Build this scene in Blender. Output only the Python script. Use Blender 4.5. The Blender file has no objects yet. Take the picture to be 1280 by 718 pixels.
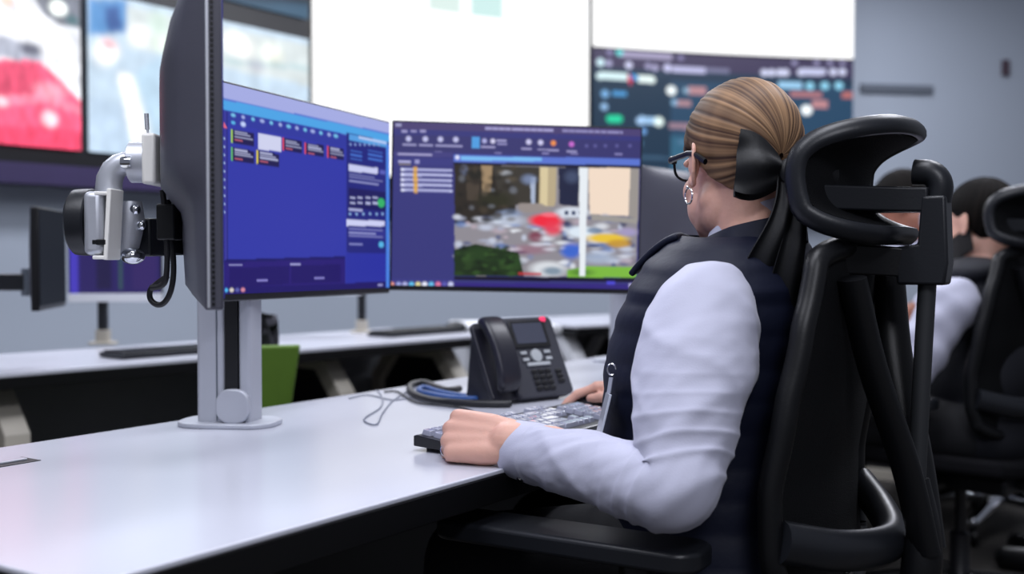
import bpy, bmesh, math, random
import numpy as np
from mathutils import Vector, Matrix, noise
random.seed(7)
C = bpy.context.scene.collection
PI = math.pi
# ------------------------------------------------------------------ camera, world, lights
TH = math.radians(33.9)                    # heading of the camera, measured from the long axis of the desk
F_PX, HOR = 1400.0, 320.0
CAMZ = 1.03
PITCH = math.atan((359 - HOR) / F_PX)
cam_d = bpy.data.cameras.new('camera'); cam = bpy.data.objects.new('camera', cam_d); C.objects.link(cam)
cam_d.sensor_width = 36; cam_d.lens = 36 * F_PX / 1280
cam.location = (0, 0, CAMZ)
cam.rotation_euler = (PI/2 - PITCH, 0, TH - PI/2)
cam_d.dof.use_dof = True; cam_d.dof.focus_distance = 1.62; cam_d.dof.aperture_fstop = 2.8
cam_d.clip_start = 0.05
bpy.context.scene.camera = cam
sc = bpy.context.scene
sc.view_settings.view_transform = 'Standard'; sc.view_settings.look = 'None'
sc.view_settings.gamma = 1; sc.view_settings.use_curve_mapping = False
sc.view_settings.exposure = 0.0
w = bpy.data.worlds.new('world'); sc.world = w; w.use_nodes = True
w.node_tree.nodes['Background'].inputs[0].default_value = (0.62, 0.66, 0.80, 1)
w.node_tree.nodes['Background'].inputs[1].default_value = 0.26

def area(name, loc, size, power, col, target=None, sy=None):
    l = bpy.data.lights.new(name, 'AREA'); l.energy = power; l.color = col
    l.shape = 'RECTANGLE'; l.size = size; l.size_y = sy or size
    o = bpy.data.objects.new(name, l); C.objects.link(o); o.location = loc
    if target:
        o.rotation_euler = (Vector(target) - Vector(loc)).to_track_quat('-Z', 'Y').to_euler()
    return o
COOL = (0.89, 0.91, 1.0)
area('ceiling_lamp_desk', (1.2, 0.6, 3.1), 1.6, 36, COOL, sy=0.6)
area('ceiling_lamp_back', (-1.0, -1.2, 3.0), 1.6, 75, COOL, sy=0.6)
area('ceiling_lamp_front', (-0.2, 1.3, 3.1), 1.6, 36, COOL, sy=0.6)
area('ceiling_lamp_right', (3.6, 0.2, 3.1), 1.6, 40, COOL, sy=0.6)
area('ceiling_lamp_row', (3.6, 3.0, 3.1), 2.4, 80, COOL, sy=0.6)
area('ceiling_lamp_wall', (6.6, 1.6, 3.3), 2.4, 100, COOL, sy=0.6)
area('ceiling_lamp_far', (2.0, 4.3, 3.2), 2.4, 62, COOL, sy=0.6)

# ------------------------------------------------------------------ helpers
def lin(c):
    if isinstance(c, str):
        c = [int(c[i:i+2], 16) / 255 for i in (0, 2, 4)]
    return [(x / 12.92 if x <= 0.04045 else ((x + 0.055) / 1.055) ** 2.4) for x in c]
F = Vector((math.cos(TH), math.sin(TH), 0)); R = Vector((math.sin(TH), -math.cos(TH), 0)); Zv = Vector((0, 0, 1))
def W(r, d, z): return R * r + F * d + Vector((0, 0, z))
def ray(px, py):
    x = (px - 640) / F_PX; y = -(py - 359) / F_PX
    Fp = F * math.cos(PITCH) - Zv * math.sin(PITCH); U = F * math.sin(PITCH) + Zv * math.cos(PITCH)
    return R * x + U * y + Fp
def at(px, py, d):
    v = ray(px, py); return Vector((0, 0, CAMZ)) + v * (d / v.dot(F))
def on(px, py, z):
    v = ray(px, py); return Vector((0, 0, CAMZ)) + v * ((z - CAMZ) / v.z)

def mat(name, col, rough=0.5, metal=0.0, var=0.0, vscale=8.0, bump=0.0, bscale=60.0, stretch=(1, 1, 1), spec=0.5, sheen=0.0, sss=0.0, coat=0.0):
    m = bpy.data.materials.new(name); m.use_nodes = True
    nt = m.node_tree; b = nt.nodes['Principled BSDF']
    c = lin(col); b.inputs['Base Color'].default_value = (*c, 1)
    b.inputs['Roughness'].default_value = rough; b.inputs['Metallic'].default_value = metal
    b.inputs['Specular IOR Level'].default_value = spec
    b.inputs['Sheen Weight'].default_value = sheen
    b.inputs['Coat Weight'].default_value = coat
    if sss:
        b.inputs['Subsurface Weight'].default_value = sss; b.inputs['Subsurface Scale'].default_value = 0.01
        b.inputs['Subsurface Radius'].default_value = (1, .35, .2)
    tc = nt.nodes.new('ShaderNodeTexCoord'); mp = nt.nodes.new('ShaderNodeMapping')
    mp.inputs['Scale'].default_value = stretch
    nt.links.new(tc.outputs['Object'], mp.inputs[0])
    if var:
        n = nt.nodes.new('ShaderNodeTexNoise'); n.inputs['Scale'].default_value = vscale; n.inputs['Detail'].default_value = 4
        mx = nt.nodes.new('ShaderNodeMix'); mx.data_type = 'RGBA'
        mx.inputs['A'].default_value = (*[x * (1 - var) for x in c], 1); mx.inputs['B'].default_value = (*[min(1, x * (1 + var)) for x in c], 1)
        nt.links.new(mp.outputs[0], n.inputs[0]); nt.links.new(n.outputs[0], mx.inputs['Factor'])
        nt.links.new(mx.outputs['Result'], b.inputs['Base Color'])
    if bump:
        n2 = nt.nodes.new('ShaderNodeTexNoise'); n2.inputs['Scale'].default_value = bscale; n2.inputs['Detail'].default_value = 3
        bp = nt.nodes.new('ShaderNodeBump'); bp.inputs['Strength'].default_value = bump; bp.inputs['Distance'].default_value = 0.002
        nt.links.new(mp.outputs[0], n2.inputs[0]); nt.links.new(n2.outputs[0], bp.inputs['Height']); nt.links.new(bp.outputs[0], b.inputs['Normal'])
    return m
def emit_mat(name, attr=True, col='ffffff', strength=1.0):
    m = bpy.data.materials.new(name); m.use_nodes = True; nt = m.node_tree; nt.nodes.clear()
    o = nt.nodes.new('ShaderNodeOutputMaterial'); e = nt.nodes.new('ShaderNodeEmission'); e.inputs[1].default_value = strength
    if attr:
        a = nt.nodes.new('ShaderNodeAttribute'); a.attribute_name = 'px'; nt.links.new(a.outputs[0], e.inputs[0])
    else: e.inputs[0].default_value = (*lin(col), 1)
    g = nt.nodes.new('ShaderNodeBsdfGlossy'); g.inputs['Roughness'].default_value = .35; g.inputs[0].default_value = (.03, .03, .03, 1)
    ad = nt.nodes.new('ShaderNodeAddShader'); nt.links.new(e.outputs[0], ad.inputs[0]); nt.links.new(g.outputs[0], ad.inputs[1])
    nt.links.new(ad.outputs[0], o.inputs[0]); return m

M = {}
M['wall'] = mat('painted_wall', 'a3acb9', .8, var=.03, vscale=1.5)
M['floor'] = mat('carpet_floor', '3c3936', .9, var=.25, vscale=40, bump=.4, bscale=300)
M['desk'] = mat('white_laminate', 'c8cad5', .22, var=.015, vscale=3, spec=.7)
M['deskedge'] = mat('black_edge', '08080a', .45, spec=.3)
M['panel'] = mat('dark_panel', '2a2c2f', .5, var=.1)
M['beige'] = mat('beige_metal', 'b8b2a6', .5, var=.04)
M['white'] = mat('white_plastic', 'd9dbe0', .4, var=.03)
M['black'] = mat('black_plastic', '0d0e11', .42, var=.15, bump=.1, bscale=250, spec=.35)
M['black2'] = mat('charcoal_plastic', '1a1c21', .38, var=.1, bump=.08, bscale=300, spec=.4)
M['mesh'] = mat('chair_mesh', '0b0c0f', .8, var=.3, vscale=400, bump=.7, bscale=500, spec=.2)
M['fabric'] = mat('black_fabric', '0c0c10', .9, var=.2, vscale=300, bump=.5, bscale=400, spec=.15)
M['monback'] = mat('monitor_back', '4c4c58', .42, var=.06, vscale=30, bump=.15, bscale=500)
M['bezel'] = mat('monitor_bezel', '0b0b10', .35)
M['alu'] = mat('aluminium', 'c9ccd4', .42, metal=.6, var=.05, vscale=5, stretch=(1, 1, 20))
M['alu_light'] = mat('painted_aluminium', 'b9bcc6', .4, metal=.25, var=.03)
M['chrome'] = mat('chrome', 'd5d8de', .1, metal=1.0, var=.03)
M['offwhite'] = mat('joint_cover', 'f2f0ea', .4, var=.02)
M['skin'] = mat('skin', 'd6a592', .5, var=.1, vscale=35, bump=.25, bscale=140, sss=.12)
M['skin_brown'] = mat('brown_skin', '94604c', .5, var=.08, vscale=30, sss=.08)
M['shirt'] = mat('white_shirt', 'b9bacd', .75, var=.02, vscale=60, bump=.15, bscale=500, sheen=.15)
M['vest'] = mat('navy_vest', '0d1226', .6, var=.15, vscale=30, bump=.35, bscale=60, spec=.25)
M['vest2'] = mat('dark_vest', '14161f', .8, var=.1)
M['trouser'] = mat('dark_trousers', '0b0c12', .85, var=.15, bump=.2, bscale=300)
M['ribbon'] = mat('black_satin', '06070b', .55, var=.2, bump=.25, bscale=40, stretch=(3, 3, 1), spec=.4)
M['darkhair'] = mat('dark_hair', '0e0b0a', .6, var=.4, vscale=80, stretch=(1, 1, .2), bump=.4, bscale=90)
M['glasses'] = mat('glasses_frame', '050507', .35, spec=.3)
M['silver'] = mat('silver', 'dcdcdc', .18, metal=1)
M['phone'] = mat('phone_plastic', '33343d', .42, var=.05, bump=.06, bscale=400)
M['phoned'] = mat('handset_plastic', '1f1f29', .33, var=.08, spec=.5)
M['lcd'] = mat('phone_display', '454856', .2, coat=.3)
M['grey_btn'] = mat('grey_button', 'a9aeb2', .4)
M['key'] = mat('key_plastic_with_glare', 'a2a5b6', .14, spec=.9, coat=1.0)  # black keys, painted pale so the colour carries the glare of the video wall
M['keybase'] = mat('keyboard_base', '101114', .35, spec=.6)
M['blue'] = mat('blue_cable', '1a4a8c', .4, var=.1)
M['cable'] = mat('black_cable', '15151a', .45)
M['greycable'] = mat('grey_cable', '8f93a0', .5)
M['green'] = mat('green_fabric', '587a22', .75, var=.12, vscale=20, bump=.2, bscale=200)
M['red'] = emit_mat('red_lamp', False, 'ff4070', 1.3)
M['slot'] = mat('dark_slot', '5d646f', .8)
M['screen'] = emit_mat('lit_screen', True, strength=1.0)
M['led'] = emit_mat('lit_video_wall', True, strength=1.0)
g = bpy.data.materials.new('clear_lens'); g.use_nodes = True
gb = g.node_tree.nodes['Principled BSDF']; gb.inputs['Alpha'].default_value = .16; gb.inputs['Roughness'].default_value = .03; gb.inputs['Base Color'].default_value = (.8, .85, .9, 1)
M['lens'] = g

class MB:
    def __init__(s): s.v = []; s.f = []
    def add(s, vs, fs):
        n = len(s.v); s.v += [Vector(v) for v in vs]; s.f += [[i + n for i in f] for f in fs]; return s
    def box(s, c, size, rot=None, mtx=None):
        hx, hy, hz = [q / 2 for q in size]
        vs = [Vector((x, y, z)) for x in (-hx, hx) for y in (-hy, hy) for z in (-hz, hz)]
        m = mtx if mtx is not None else (Matrix.Rotation(rot, 3, 'Z') if rot is not None else Matrix.Identity(3))
        vs = [m @ v + Vector(c) for v in vs]
        return s.add(vs, [(0, 1, 3, 2), (4, 6, 7, 5), (0, 4, 5, 1), (2, 3, 7, 6), (0, 2, 6, 4), (1, 5, 7, 3)])
    def bar(s, a, b, w_, h_, up=(0, 0, 1)):
        a = Vector(a); b = Vector(b); y = (b - a); L = y.length; y.normalize()
        u = Vector(up); x = y.cross(u)
        if x.length < 1e-4: x = y.cross(Vector((1, 0, 0)))
        x.normalize(); z = x.cross(y)
        m = Matrix((x, y, z)).transposed()
        return s.box((a + b) / 2, (w_, L, h_), mtx=m)
    def tube(s, pts, rad, n=16, caps=True, flat=None, up=(0, 0, 1), round_=False):
        pts = [Vector(p) for p in pts]; k = len(pts)
        if not hasattr(rad, '__len__'): rad = [rad] * k
        rad = list(rad)
        if round_:
            d0 = (pts[0] - pts[1]).normalized(); d1 = (pts[-1] - pts[-2]).normalized(); r0, r1 = rad[0], rad[-1]
            pre = [(pts[0] + d0 * r0 * math.sin(t), max(1e-4, r0 * math.cos(t))) for t in (1.5, 1.2, .8, .4)]
            post = [(pts[-1] + d1 * r1 * math.sin(t), max(1e-4, r1 * math.cos(t))) for t in (.4, .8, 1.2, 1.5)]
            pts = [p for p, _ in pre] + pts + [p for p, _ in post]; rad = [r for _, r in pre] + rad + [r for _, r in post]; k = len(pts)
        vs = []; prev = None
        for i in range(k):
            t = (pts[min(i + 1, k - 1)] - pts[max(i - 1, 0)]).normalized()
            if prev is None:
                u = Vector(up); u = u - t * u.dot(t)
                if u.length < 1e-3: u = Vector((1, 0, 0)) - t * t.x
            else: u = prev - t * prev.dot(t)
            u.normalize(); prev = u; b = t.cross(u)
            fl = flat if flat else 1.0
            for j in range(n):
                a = 2 * PI * j / n; vs.append(pts[i] + (u * math.cos(a) * fl + b * math.sin(a)) * rad[i])
        fs = [(i * n + j, i * n + (j + 1) % n, (i + 1) * n + (j + 1) % n, (i + 1) * n + j) for i in range(k - 1) for j in range(n)]
        if caps: fs += [tuple(range(n))[::-1], tuple((k - 1) * n + j for j in range(n))]
        return s.add(vs, fs)
    def prism(s, poly, z0, z1, mtx=None):
        n = len(poly); vs = [Vector((x, y, z0)) for x, y in poly] + [Vector((x, y, z1)) for x, y in poly]
        if mtx is not None: vs = [mtx @ v for v in vs]
        return s.add(vs, [tuple(range(n))[::-1], tuple(range(n, 2 * n))] + [(i, (i + 1) % n, n + (i + 1) % n, n + i) for i in range(n)])
    def lathe(s, prof, c=(0, 0, 0), n=32, mtx=None):
        vs = []; k = len(prof); m = mtx if mtx is not None else Matrix.Identity(3)
        for r, z in prof:
            for j in range(n):
                a = 2 * PI * j / n; vs.append(m @ Vector((r * math.cos(a), r * math.sin(a), z)) + Vector(c))
        return s.add(vs, [(i * n + j, i * n + (j + 1) % n, (i + 1) * n + (j + 1) % n, (i + 1) * n + j) for i in range(k - 1) for j in range(n)] + [tuple(range(n))[::-1], tuple((k - 1) * n + j for j in range(n))])
    def ell(s, c, r, mtx=None, n=24, k=16):
        prof = [(max(1e-4, math.sin(PI * i / k)), -math.cos(PI * i / k)) for i in range(k + 1)]
        vs = []; m = mtx if mtx is not None else Matrix.Identity(3)
        for pr, pz in prof:
            for j in range(n):
                a = 2 * PI * j / n
                vs.append(m @ Vector((pr * math.cos(a) * r[0], pr * math.sin(a) * r[1], pz * r[2])) + Vector(c))
        return s.add(vs, [(i * n + j, i * n + (j + 1) % n, (i + 1) * n + (j + 1) % n, (i + 1) * n + j) for i in range(k) for j in range(n)] + [tuple(range(n))[::-1], tuple(k * n + j for j in range(n))])
    def grid(s, fn, nu, nv, thick=0.0):
        vs = [Vector(fn(i / nu, j / nv)) for j in range(nv + 1) for i in range(nu + 1)]
        q = nu + 1
        fs = [(j * q + i, j * q + i + 1, (j + 1) * q + i + 1, (j + 1) * q + i) for j in range(nv) for i in range(nu)]
        if thick:
            N = len(vs); nrm = []
            for j in range(nv + 1):
                for i in range(nu + 1):
                    a = vs[j * q + min(i + 1, nu)] - vs[j * q + max(i - 1, 0)]; b = vs[min(j + 1, nv) * q + i] - vs[max(j - 1, 0) * q + i]
                    nrm.append(a.cross(b).normalized())
            vs = vs + [v + n_ * thick for v, n_ in zip(vs, nrm)]
            fs = [f[::-1] for f in fs] + [tuple(i + N for i in f) for f in fs]
            ring = [i for i in range(q)] + [j * q + nu for j in range(1, nv + 1)] + [nv * q + i for i in range(nu - 1, -1, -1)] + [j * q for j in range(nv - 1, 0, -1)]
            for a, b in zip(ring, ring[1:] + ring[:1]): fs.append((a, b, b + N, a + N))
        return s.add(vs, fs)
    def xf(s, m):
        s.v = [m @ v for v in s.v]; return s
    def build(s, name, m, parent=None, bevel=0.0, smooth=True, world=False, sub=0, angle=40):
        me = bpy.data.meshes.new(name)
        off = Vector((0, 0, 0))
        if world and parent is not None: off = getloc(parent)
        me.from_pydata([tuple(v - off) for v in s.v], [], s.f); me.validate()
        bm = bmesh.new(); bm.from_mesh(me); bmesh.ops.recalc_face_normals(bm, faces=bm.faces)
        bm.to_mesh(me); bm.free()
        o = bpy.data.objects.new(name, me); C.objects.link(o)
        if m: me.materials.append(m)
        if smooth:
            me.polygons.foreach_set('use_smooth', [True] * len(me.polygons))
            me.set_sharp_from_angle(angle=math.radians(angle))
        if parent is not None: o.parent = parent
        if bevel:
            b = o.modifiers.new('bevel', 'BEVEL'); b.width = bevel; b.segments = 3; b.limit_method = 'ANGLE'; b.harden_normals = False
        if sub:
            q = o.modifiers.new('sub', 'SUBSURF'); q.levels = sub; q.render_levels = sub
        return o
def getloc(o):
    p = Vector(o.location)
    while o.parent: o = o.parent; p += Vector(o.location)
    return p
def tag(o, label, cat, group=None):
    o['label'] = label; o['category'] = cat
    if group: o['group'] = group
    return o
def thing(name, label, cat, loc=(0, 0, 0), rz=0, group=None):
    o = bpy.data.objects.new(name, None); C.objects.link(o); o.empty_display_size = .05
    o.location = loc; o.rotation_euler = (0, 0, rz); return tag(o, label, cat, group)
def struct(o): o['kind'] = 'structure'; return o
def copy_tree(o, parent=None):
    c = o.copy(); C.objects.link(c)
    if parent is not None: c.parent = parent
    for ch in list(o.children): copy_tree(ch, c)
    return c
def catmull(pts, n=8):
    pts = [Vector(p) for p in pts]; out = []
    P = [2 * pts[0] - pts[1]] + pts + [2 * pts[-1] - pts[-2]]
    for i in range(1, len(P) - 2):
        for k in range(n):
            t = k / n; a, b, c, d = P[i - 1], P[i], P[i + 1], P[i + 2]
            out.append(.5 * ((2 * b) + (c - a) * t + (2 * a - 5 * b + 4 * c - d) * t * t + (3 * b - a - 3 * c + d) * t ** 3))
    out.append(pts[-1]); return out
def interp(tab, x):
    if x <= tab[0][0]: return tab[0][1:]
    for a, b in zip(tab, tab[1:]):
        if x <= b[0]:
            t = (x - a[0]) / (b[0] - a[0]); t = t * t * (3 - 2 * t) * .5 + t * .5
            return [p + (q - p) * t for p, q in zip(a[1:], b[1:])]
    return tab[-1][1:]
# ---- screens: a fine grid whose points carry the colours of the lit picture
def homog(src):
    dst = [(0, 0), (1, 0), (1, 1), (0, 1)]; A = []; B = []
    for (x, y), (u, v) in zip(src, dst):
        A.append([x, y, 1, 0, 0, 0, -u * x, -u * y]); B.append(u); A.append([0, 0, 0, x, y, 1, -v * x, -v * y]); B.append(v)
    h = np.append(np.linalg.solve(np.array(A, float), np.array(B, float)), 1).reshape(3, 3)
    def f(x, y): q = h @ np.array([x, y, 1.0]); return q[0] / q[2], q[1] / q[2]
    return f
class Paint:
    def __init__(s, nu, nv, bg, hom=None):
        s.nu, s.nv = nu, nv; s.a = np.zeros((nv + 1, nu + 1, 3)); s.a[:] = lin(bg)
        u = np.linspace(0, 1, nu + 1); v = np.linspace(0, 1, nv + 1); s.U, s.V = np.meshgrid(u, v); s.h = hom
    def R(s, x0, y0, x1, y1, col, a=1.0, gain=1.0):      # rectangle, u v from the top left
        if s.h:
            cx, cy = (x0 + x1) / 2, (y0 + y1) / 2
            x0, x1 = s.h(x0, cy)[0], s.h(x1, cy)[0]; y0, y1 = s.h(cx, y0)[1], s.h(cx, y1)[1]
        hu = .5 / s.nu; hv = .5 / s.nv
        if x1 - x0 < 2 * hu: x0, x1 = (x0 + x1) / 2 - hu, (x0 + x1) / 2 + hu
        if y1 - y0 < 2 * hv: y0, y1 = (y0 + y1) / 2 - hv, (y0 + y1) / 2 + hv
        m = (s.U >= x0) & (s.U <= x1) & (s.V >= y0) & (s.V <= y1)
        s.a[m] = s.a[m] * (1 - a) + np.array(lin(col)) * gain * a; return s
    def E(s, cx, cy, rx, ry, col, a=1.0, gain=1.0, soft=0.0, rot=0.0):
        if s.h:
            u0, v0 = s.h(cx, cy); rx = abs(s.h(cx + rx, cy)[0] - u0); ry = abs(s.h(cx, cy + ry)[1] - v0); cx, cy = u0, v0
        dx, dy = s.U - cx, s.V - cy
        if rot: dx, dy = dx * math.cos(rot) + dy * math.sin(rot), -dx * math.sin(rot) + dy * math.cos(rot)
        q = np.sqrt((dx / rx) ** 2 + (dy / ry) ** 2)
        al = (np.clip((1 + soft - q) / max(1e-6, 2 * soft), 0, 1) if soft else (q < 1).astype(float)) * a
        s.a = s.a * (1 - al[..., None]) + np.array(lin(col)) * gain * al[..., None]; return s
    def P(s, poly, col, a=1.0, gain=1.0):                   # convex or concave polygon
        if s.h: poly = [s.h(*p) for p in poly]
        m = np.zeros(s.U.shape, bool); n = len(poly)
        for i in range(n):
            x0, y0 = poly[i]; x1, y1 = poly[(i + 1) % n]
            if y0 == y1: continue
            m ^= ((s.V > min(y0, y1)) & (s.V <= max(y0, y1)) & (s.U < x0 + (s.V - y0) * (x1 - x0) / (y1 - y0)))
        s.a[m] = s.a[m] * (1 - a) + np.array(lin(col)) * gain * a; return s
    def blur(s, k=1):
        for _ in range(k):
            p = np.pad(s.a, ((1, 1), (1, 1), (0, 0)), 'edge')
            s.a = (p[:-2, 1:-1] + p[2:, 1:-1] + p[1:-1, :-2] + p[1:-1, 2:] + 2 * p[1:-1, 1:-1]) / 6
        return s
    def make(s, name, fn, parent, mm=None, gain=1.0):
        vs = [tuple(fn(i / s.nu, j / s.nv)) for j in range(s.nv + 1) for i in range(s.nu + 1)]; q = s.nu + 1
        fs = [(j * q + i, (j + 1) * q + i, (j + 1) * q + i + 1, j * q + i + 1) for j in range(s.nv) for i in range(s.nu)]
        me = bpy.data.meshes.new(name); me.from_pydata(vs, [], fs)
        at_ = me.color_attributes.new('px', 'FLOAT_COLOR', 'POINT')
        d = np.ones((len(vs), 4), np.float32); d[:, :3] = (s.a * gain).reshape(-1, 3); at_.data.foreach_set('color', d.ravel())
        me.materials.append(mm or M['screen']); o = bpy.data.objects.new(name, me); C.objects.link(o); o.parent = parent; return o
# ------------------------------------------------------------------ room shell
A0 = (-4.6, 1.64); A1 = (-1.18, 6.6); B1 = (.54, 7.8); C1 = (2.53, 8.32)
def herm(p0, p1, t0, t1, n):
    L = math.hypot(p1[0] - p0[0], p1[1] - p0[1]); out = []
    for i in range(n):
        t = i / n; a = 2*t**3 - 3*t*t + 1; b = t**3 - 2*t*t + t; c = -2*t**3 + 3*t*t; d = t**3 - t*t
        out.append(tuple(a * p0[k] + b * t0[k] * L + c * p1[k] + d * t1[k] * L for k in (0, 1)))
    return out
pathrd = [A0, A1]
pathrd = [(A0[0] + (A1[0] - A0[0]) * i / 12, A0[1] + (A1[1] - A0[1]) * i / 12) for i in range(12)]
pathrd += herm(A1, B1, (.567, .824), (.93, .37), 10) + herm(B1, C1, (.93, .37), (.985, .17), 10) + [C1]
WP = [W(r, d, 0) for r, d in pathrd]
SL = [0.0]
for a, b in zip(WP, WP[1:]): SL.append(SL[-1] + (b - a).length)
def wpt(s, off=0.0, z=0.0):
    s = max(-9, min(s, SL[-1] + 9))
    i = 0
    while i < len(SL) - 2 and s > SL[i + 1]: i += 1
    d = (WP[i + 1] - WP[i]).normalized(); p = WP[i] + d * (s - SL[i]); nrm = Vector((d.y, -d.x, 0))   # towards the room
    return p + nrm * off + Vector((0, 0, z))
def s_at(px):
    best = None
    for i in range(4000):
        s = SL[-1] * 1.2 * i / 4000; p = wpt(s); v = p - cam.location
        q = 640 + F_PX * v.dot(R) / v.dot(F)
        if v.dot(F) > 0 and (best is None or abs(q - px) < best[0]): best = (abs(q - px), s)
    return best[1]
b = MB(); tot = SL[-1] + 4.2; n = 60
b.grid(lambda u, v: wpt(u * tot, -.36, v * 3.9), n, 1, thick=.15)
struct(b.build('wall_back', M['wall'], angle=60))
b = MB(); b.box((4.0, 2.5, -.05), (14, 13, .1)); struct(b.build('floor', M['floor']))
# skirting of the curved wall
b = MB(); b.grid(lambda u, v: wpt(u * tot, -.212, v * .1), n, 1, thick=.02); struct(b.build('baseboard_back', M['panel']))

# ------------------------------------------------------------------ video wall
vw = thing('video_wall', 'huge curved LED video wall mounted on the grey wall behind all the desks', 'video wall', tuple(wpt(4, 0, 1.36)))
VO = vw.location.copy()
sA = s_at(108); sB = s_at(392); sC = s_at(738.5); sD = s_at(1066); s0 = .4
ZT = 3.35; ZS = 1.53
b = MB(); b.grid(lambda u, v: wpt(s0 + u * (sD - s0), -.20, 1.455 + v * (ZT + .03 - 1.455)), 50, 1, thick=.18); b.build('cabinet', M['bezel'], vw, world=True)
b = MB(); b.grid(lambda u, v: wpt(s0 + u * (sD - s0), -.20, 1.36 + v * .094), 50, 1, thick=.20)
MT = mat('plum_panel', '2a1f48', .45, var=.35, vscale=2.0); b.build('lower_trim', MT, vw, world=True)
def led(name, s_0, s_1, z0, z1, p, gain=1.0):
    return p.make(name, lambda u, v: wpt(s_0 + u * (s_1 - s_0), .0, z1 + (z0 - z1) * v) - VO, vw, M['led'], gain)
def noise_tex(p, sc_, amp, seed=0):
    for j in range(p.nv + 1):
        for i in range(p.nu + 1):
            k = noise.fractal(Vector((i * sc_, j * sc_ * .8, seed)), 1, 2, 4) * amp
            p.a[j, i] = np.clip(p.a[j, i] * (1 + k), 0, 1.4)
# A1: close view of a red car
cx = (0, 0, 108, 190)     # zoomed photo coordinates used only to lay the picture out
def hA(x0, x1, y0, y1): return lambda x, y: ((x - x0) / (x1 - x0), (y - y0) / (y1 - y0))
sL = s_at(-60)
p = Paint(90, 70, 'dfe2ea', None)
def hom_px(s_0, s_1, z0, z1):
    def pr(q):
        v = q - cam.location; d = v.dot(F) ; return (640 + F_PX * v.dot(R) / d, HOR - F_PX * v.z / d)
    return homog([pr(wpt(s_0, 0, z1)), pr(wpt(s_1, 0, z1)), pr(wpt(s_1, 0, z0)), pr(wpt(s_0, 0, z0))])
p.h = hom_px(sL, sA, ZS, 2.30)
p.P([(-80, 60), (-80, -40), (20, -40), (60, 0), (112, 70), (112, 130), (60, 80), (0, 60)], 'eceef5')
p.P([(-60, 20), (0, 45), (55, 60), (60, 85), (0, 70), (-60, 60)], '9aa0b4', .8)
p.P([(40, -20), (112, -20), (112, 40), (85, 35), (60, 20)], '2e3850', .8)
p.E(80, 13, 11, 9, 'f4fbf6', 1, 1.3, .3); p.E(98, 28, 8, 6, '3d6a70', .8, 1, .4); p.E(15, 4, 8, 7, 'e8a070', .6, 1, .5)
p.E(44, 64, 14, 7, '3c3c50', .8, 1, .5)
p.P([(-80, 62), (0, 76), (55, 78), (80, 100), (112, 132), (112, 192), (-80, 175)], 'ef5a7c', 1, 1.1)
p.P([(-80, 66), (0, 80), (52, 82), (56, 120), (-80, 125)], 'd8506f', 1)
p.P([(-80, 125), (60, 118), (112, 135), (112, 146), (60, 130), (-80, 140)], 'fb8ca6', .8)
p.E(70, 115, 18, 9, 'f6b7c8', .7, 1, .6); p.E(68, 150, 9, 9, 'ffe6ee', .9, 1.1, .5); p.E(4, 128, 10, 6, 'ffe0e6', .8, 1, .5)
p.P([(-80, 150), (112, 165), (112, 192), (-80, 190)], 'f04468', .7)
noise_tex(p, .2, .35); p.blur(1); led('display_panel', sL, sA - .02, ZS, 2.30, p, 1.3)
# A2: a street with a white van
p = Paint(110, 60, 'c4d8ea', None); p.h = hom_px(sA, sB, ZS, 2.295)
p.P([(108, 0), (108, 45), (160, 42), (160, 0)], '3d86c8', .9); p.P([(130, 10), (150, 10), (152, 40), (134, 42)], '2c4f92', .9)
p.P([(160, 10), (395, 60), (395, 110), (160, 60)], 'd8dfdc', .8)
for x, y, c in ((135, 62, 'fff5f0'), (175, 45, 'ffffff'), (128, 70, 'ffffff'), (310, 62, 'f6f6f2'), (295, 55, 'ffffff'), (345, 70, 'eef2e6'), (205, 55, 'dfeee0')): p.E(x, y, 13, 12, c, .9, 1.15, .5)
p.E(135, 57, 8, 6, 'f08a9a', .8, 1, .5); p.E(200, 30, 12, 14, 'c8e0d2', .7, 1, .5)
p.P([(145, 92), (168, 92), (190, 160), (196, 200), (168, 200)], 'ffffff', .85, 1.1)
p.P([(165, 95), (205, 70), (205, 200), (195, 200)], 'b0d0e6', .6)
p.P([(280, 75), (395, 85), (395, 90), (280, 80)], '9fc4cc', .6); p.E(325, 85, 10, 7, 'b4b4c4', .7, 1, .6)
p.P([(108, 120), (150, 130), (170, 200), (108, 200)], 'bcd2ea', .6)
noise_tex(p, .16, .2, 3); p.blur(2); led('display_panel', sA + .02, sB - .03, ZS, 2.295, p, 1.15)
# A upper row above the dark band
p = Paint(110, 50, '3a5068', None); p.h = hom_px(s0, sB, 2.41, ZT)
p.P([(100, 40), (395, 90), (395, -60), (100, -60)], '1d2a3c', .6)
p.P([(240, 0), (395, 8), (395, 36), (240, 20)], '41627c', .9); p.P([(270, -10), (395, 8), (395, -20), (270, -20)], '101018')
for x in (290, 310, 338): p.E(x, 22, 9, 5, 'a8dce8', .8, 1, .5)
p.P([(165, -40), (395, -60), (395, -5), (165, -25)], 'c8d4e4', .9)
noise_tex(p, .1, .3, 5); p.blur(2); led('display_panel', s0, sB - .03, 2.41, ZT, p, 1.0)
# B: a white page
p = Paint(60, 80, 'ffffff', None); p.h = hom_px(sB, sC, ZS, ZT)
p.a *= 1.35
p.R(556, -10, 596, 12, 'dcefe9', 1, 1.0); p.R(604, -10, 646, 18, 'bfe6e2', .9, 1.0)
led('display_panel', sB, sC - .02, ZS, ZT, p)
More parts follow.
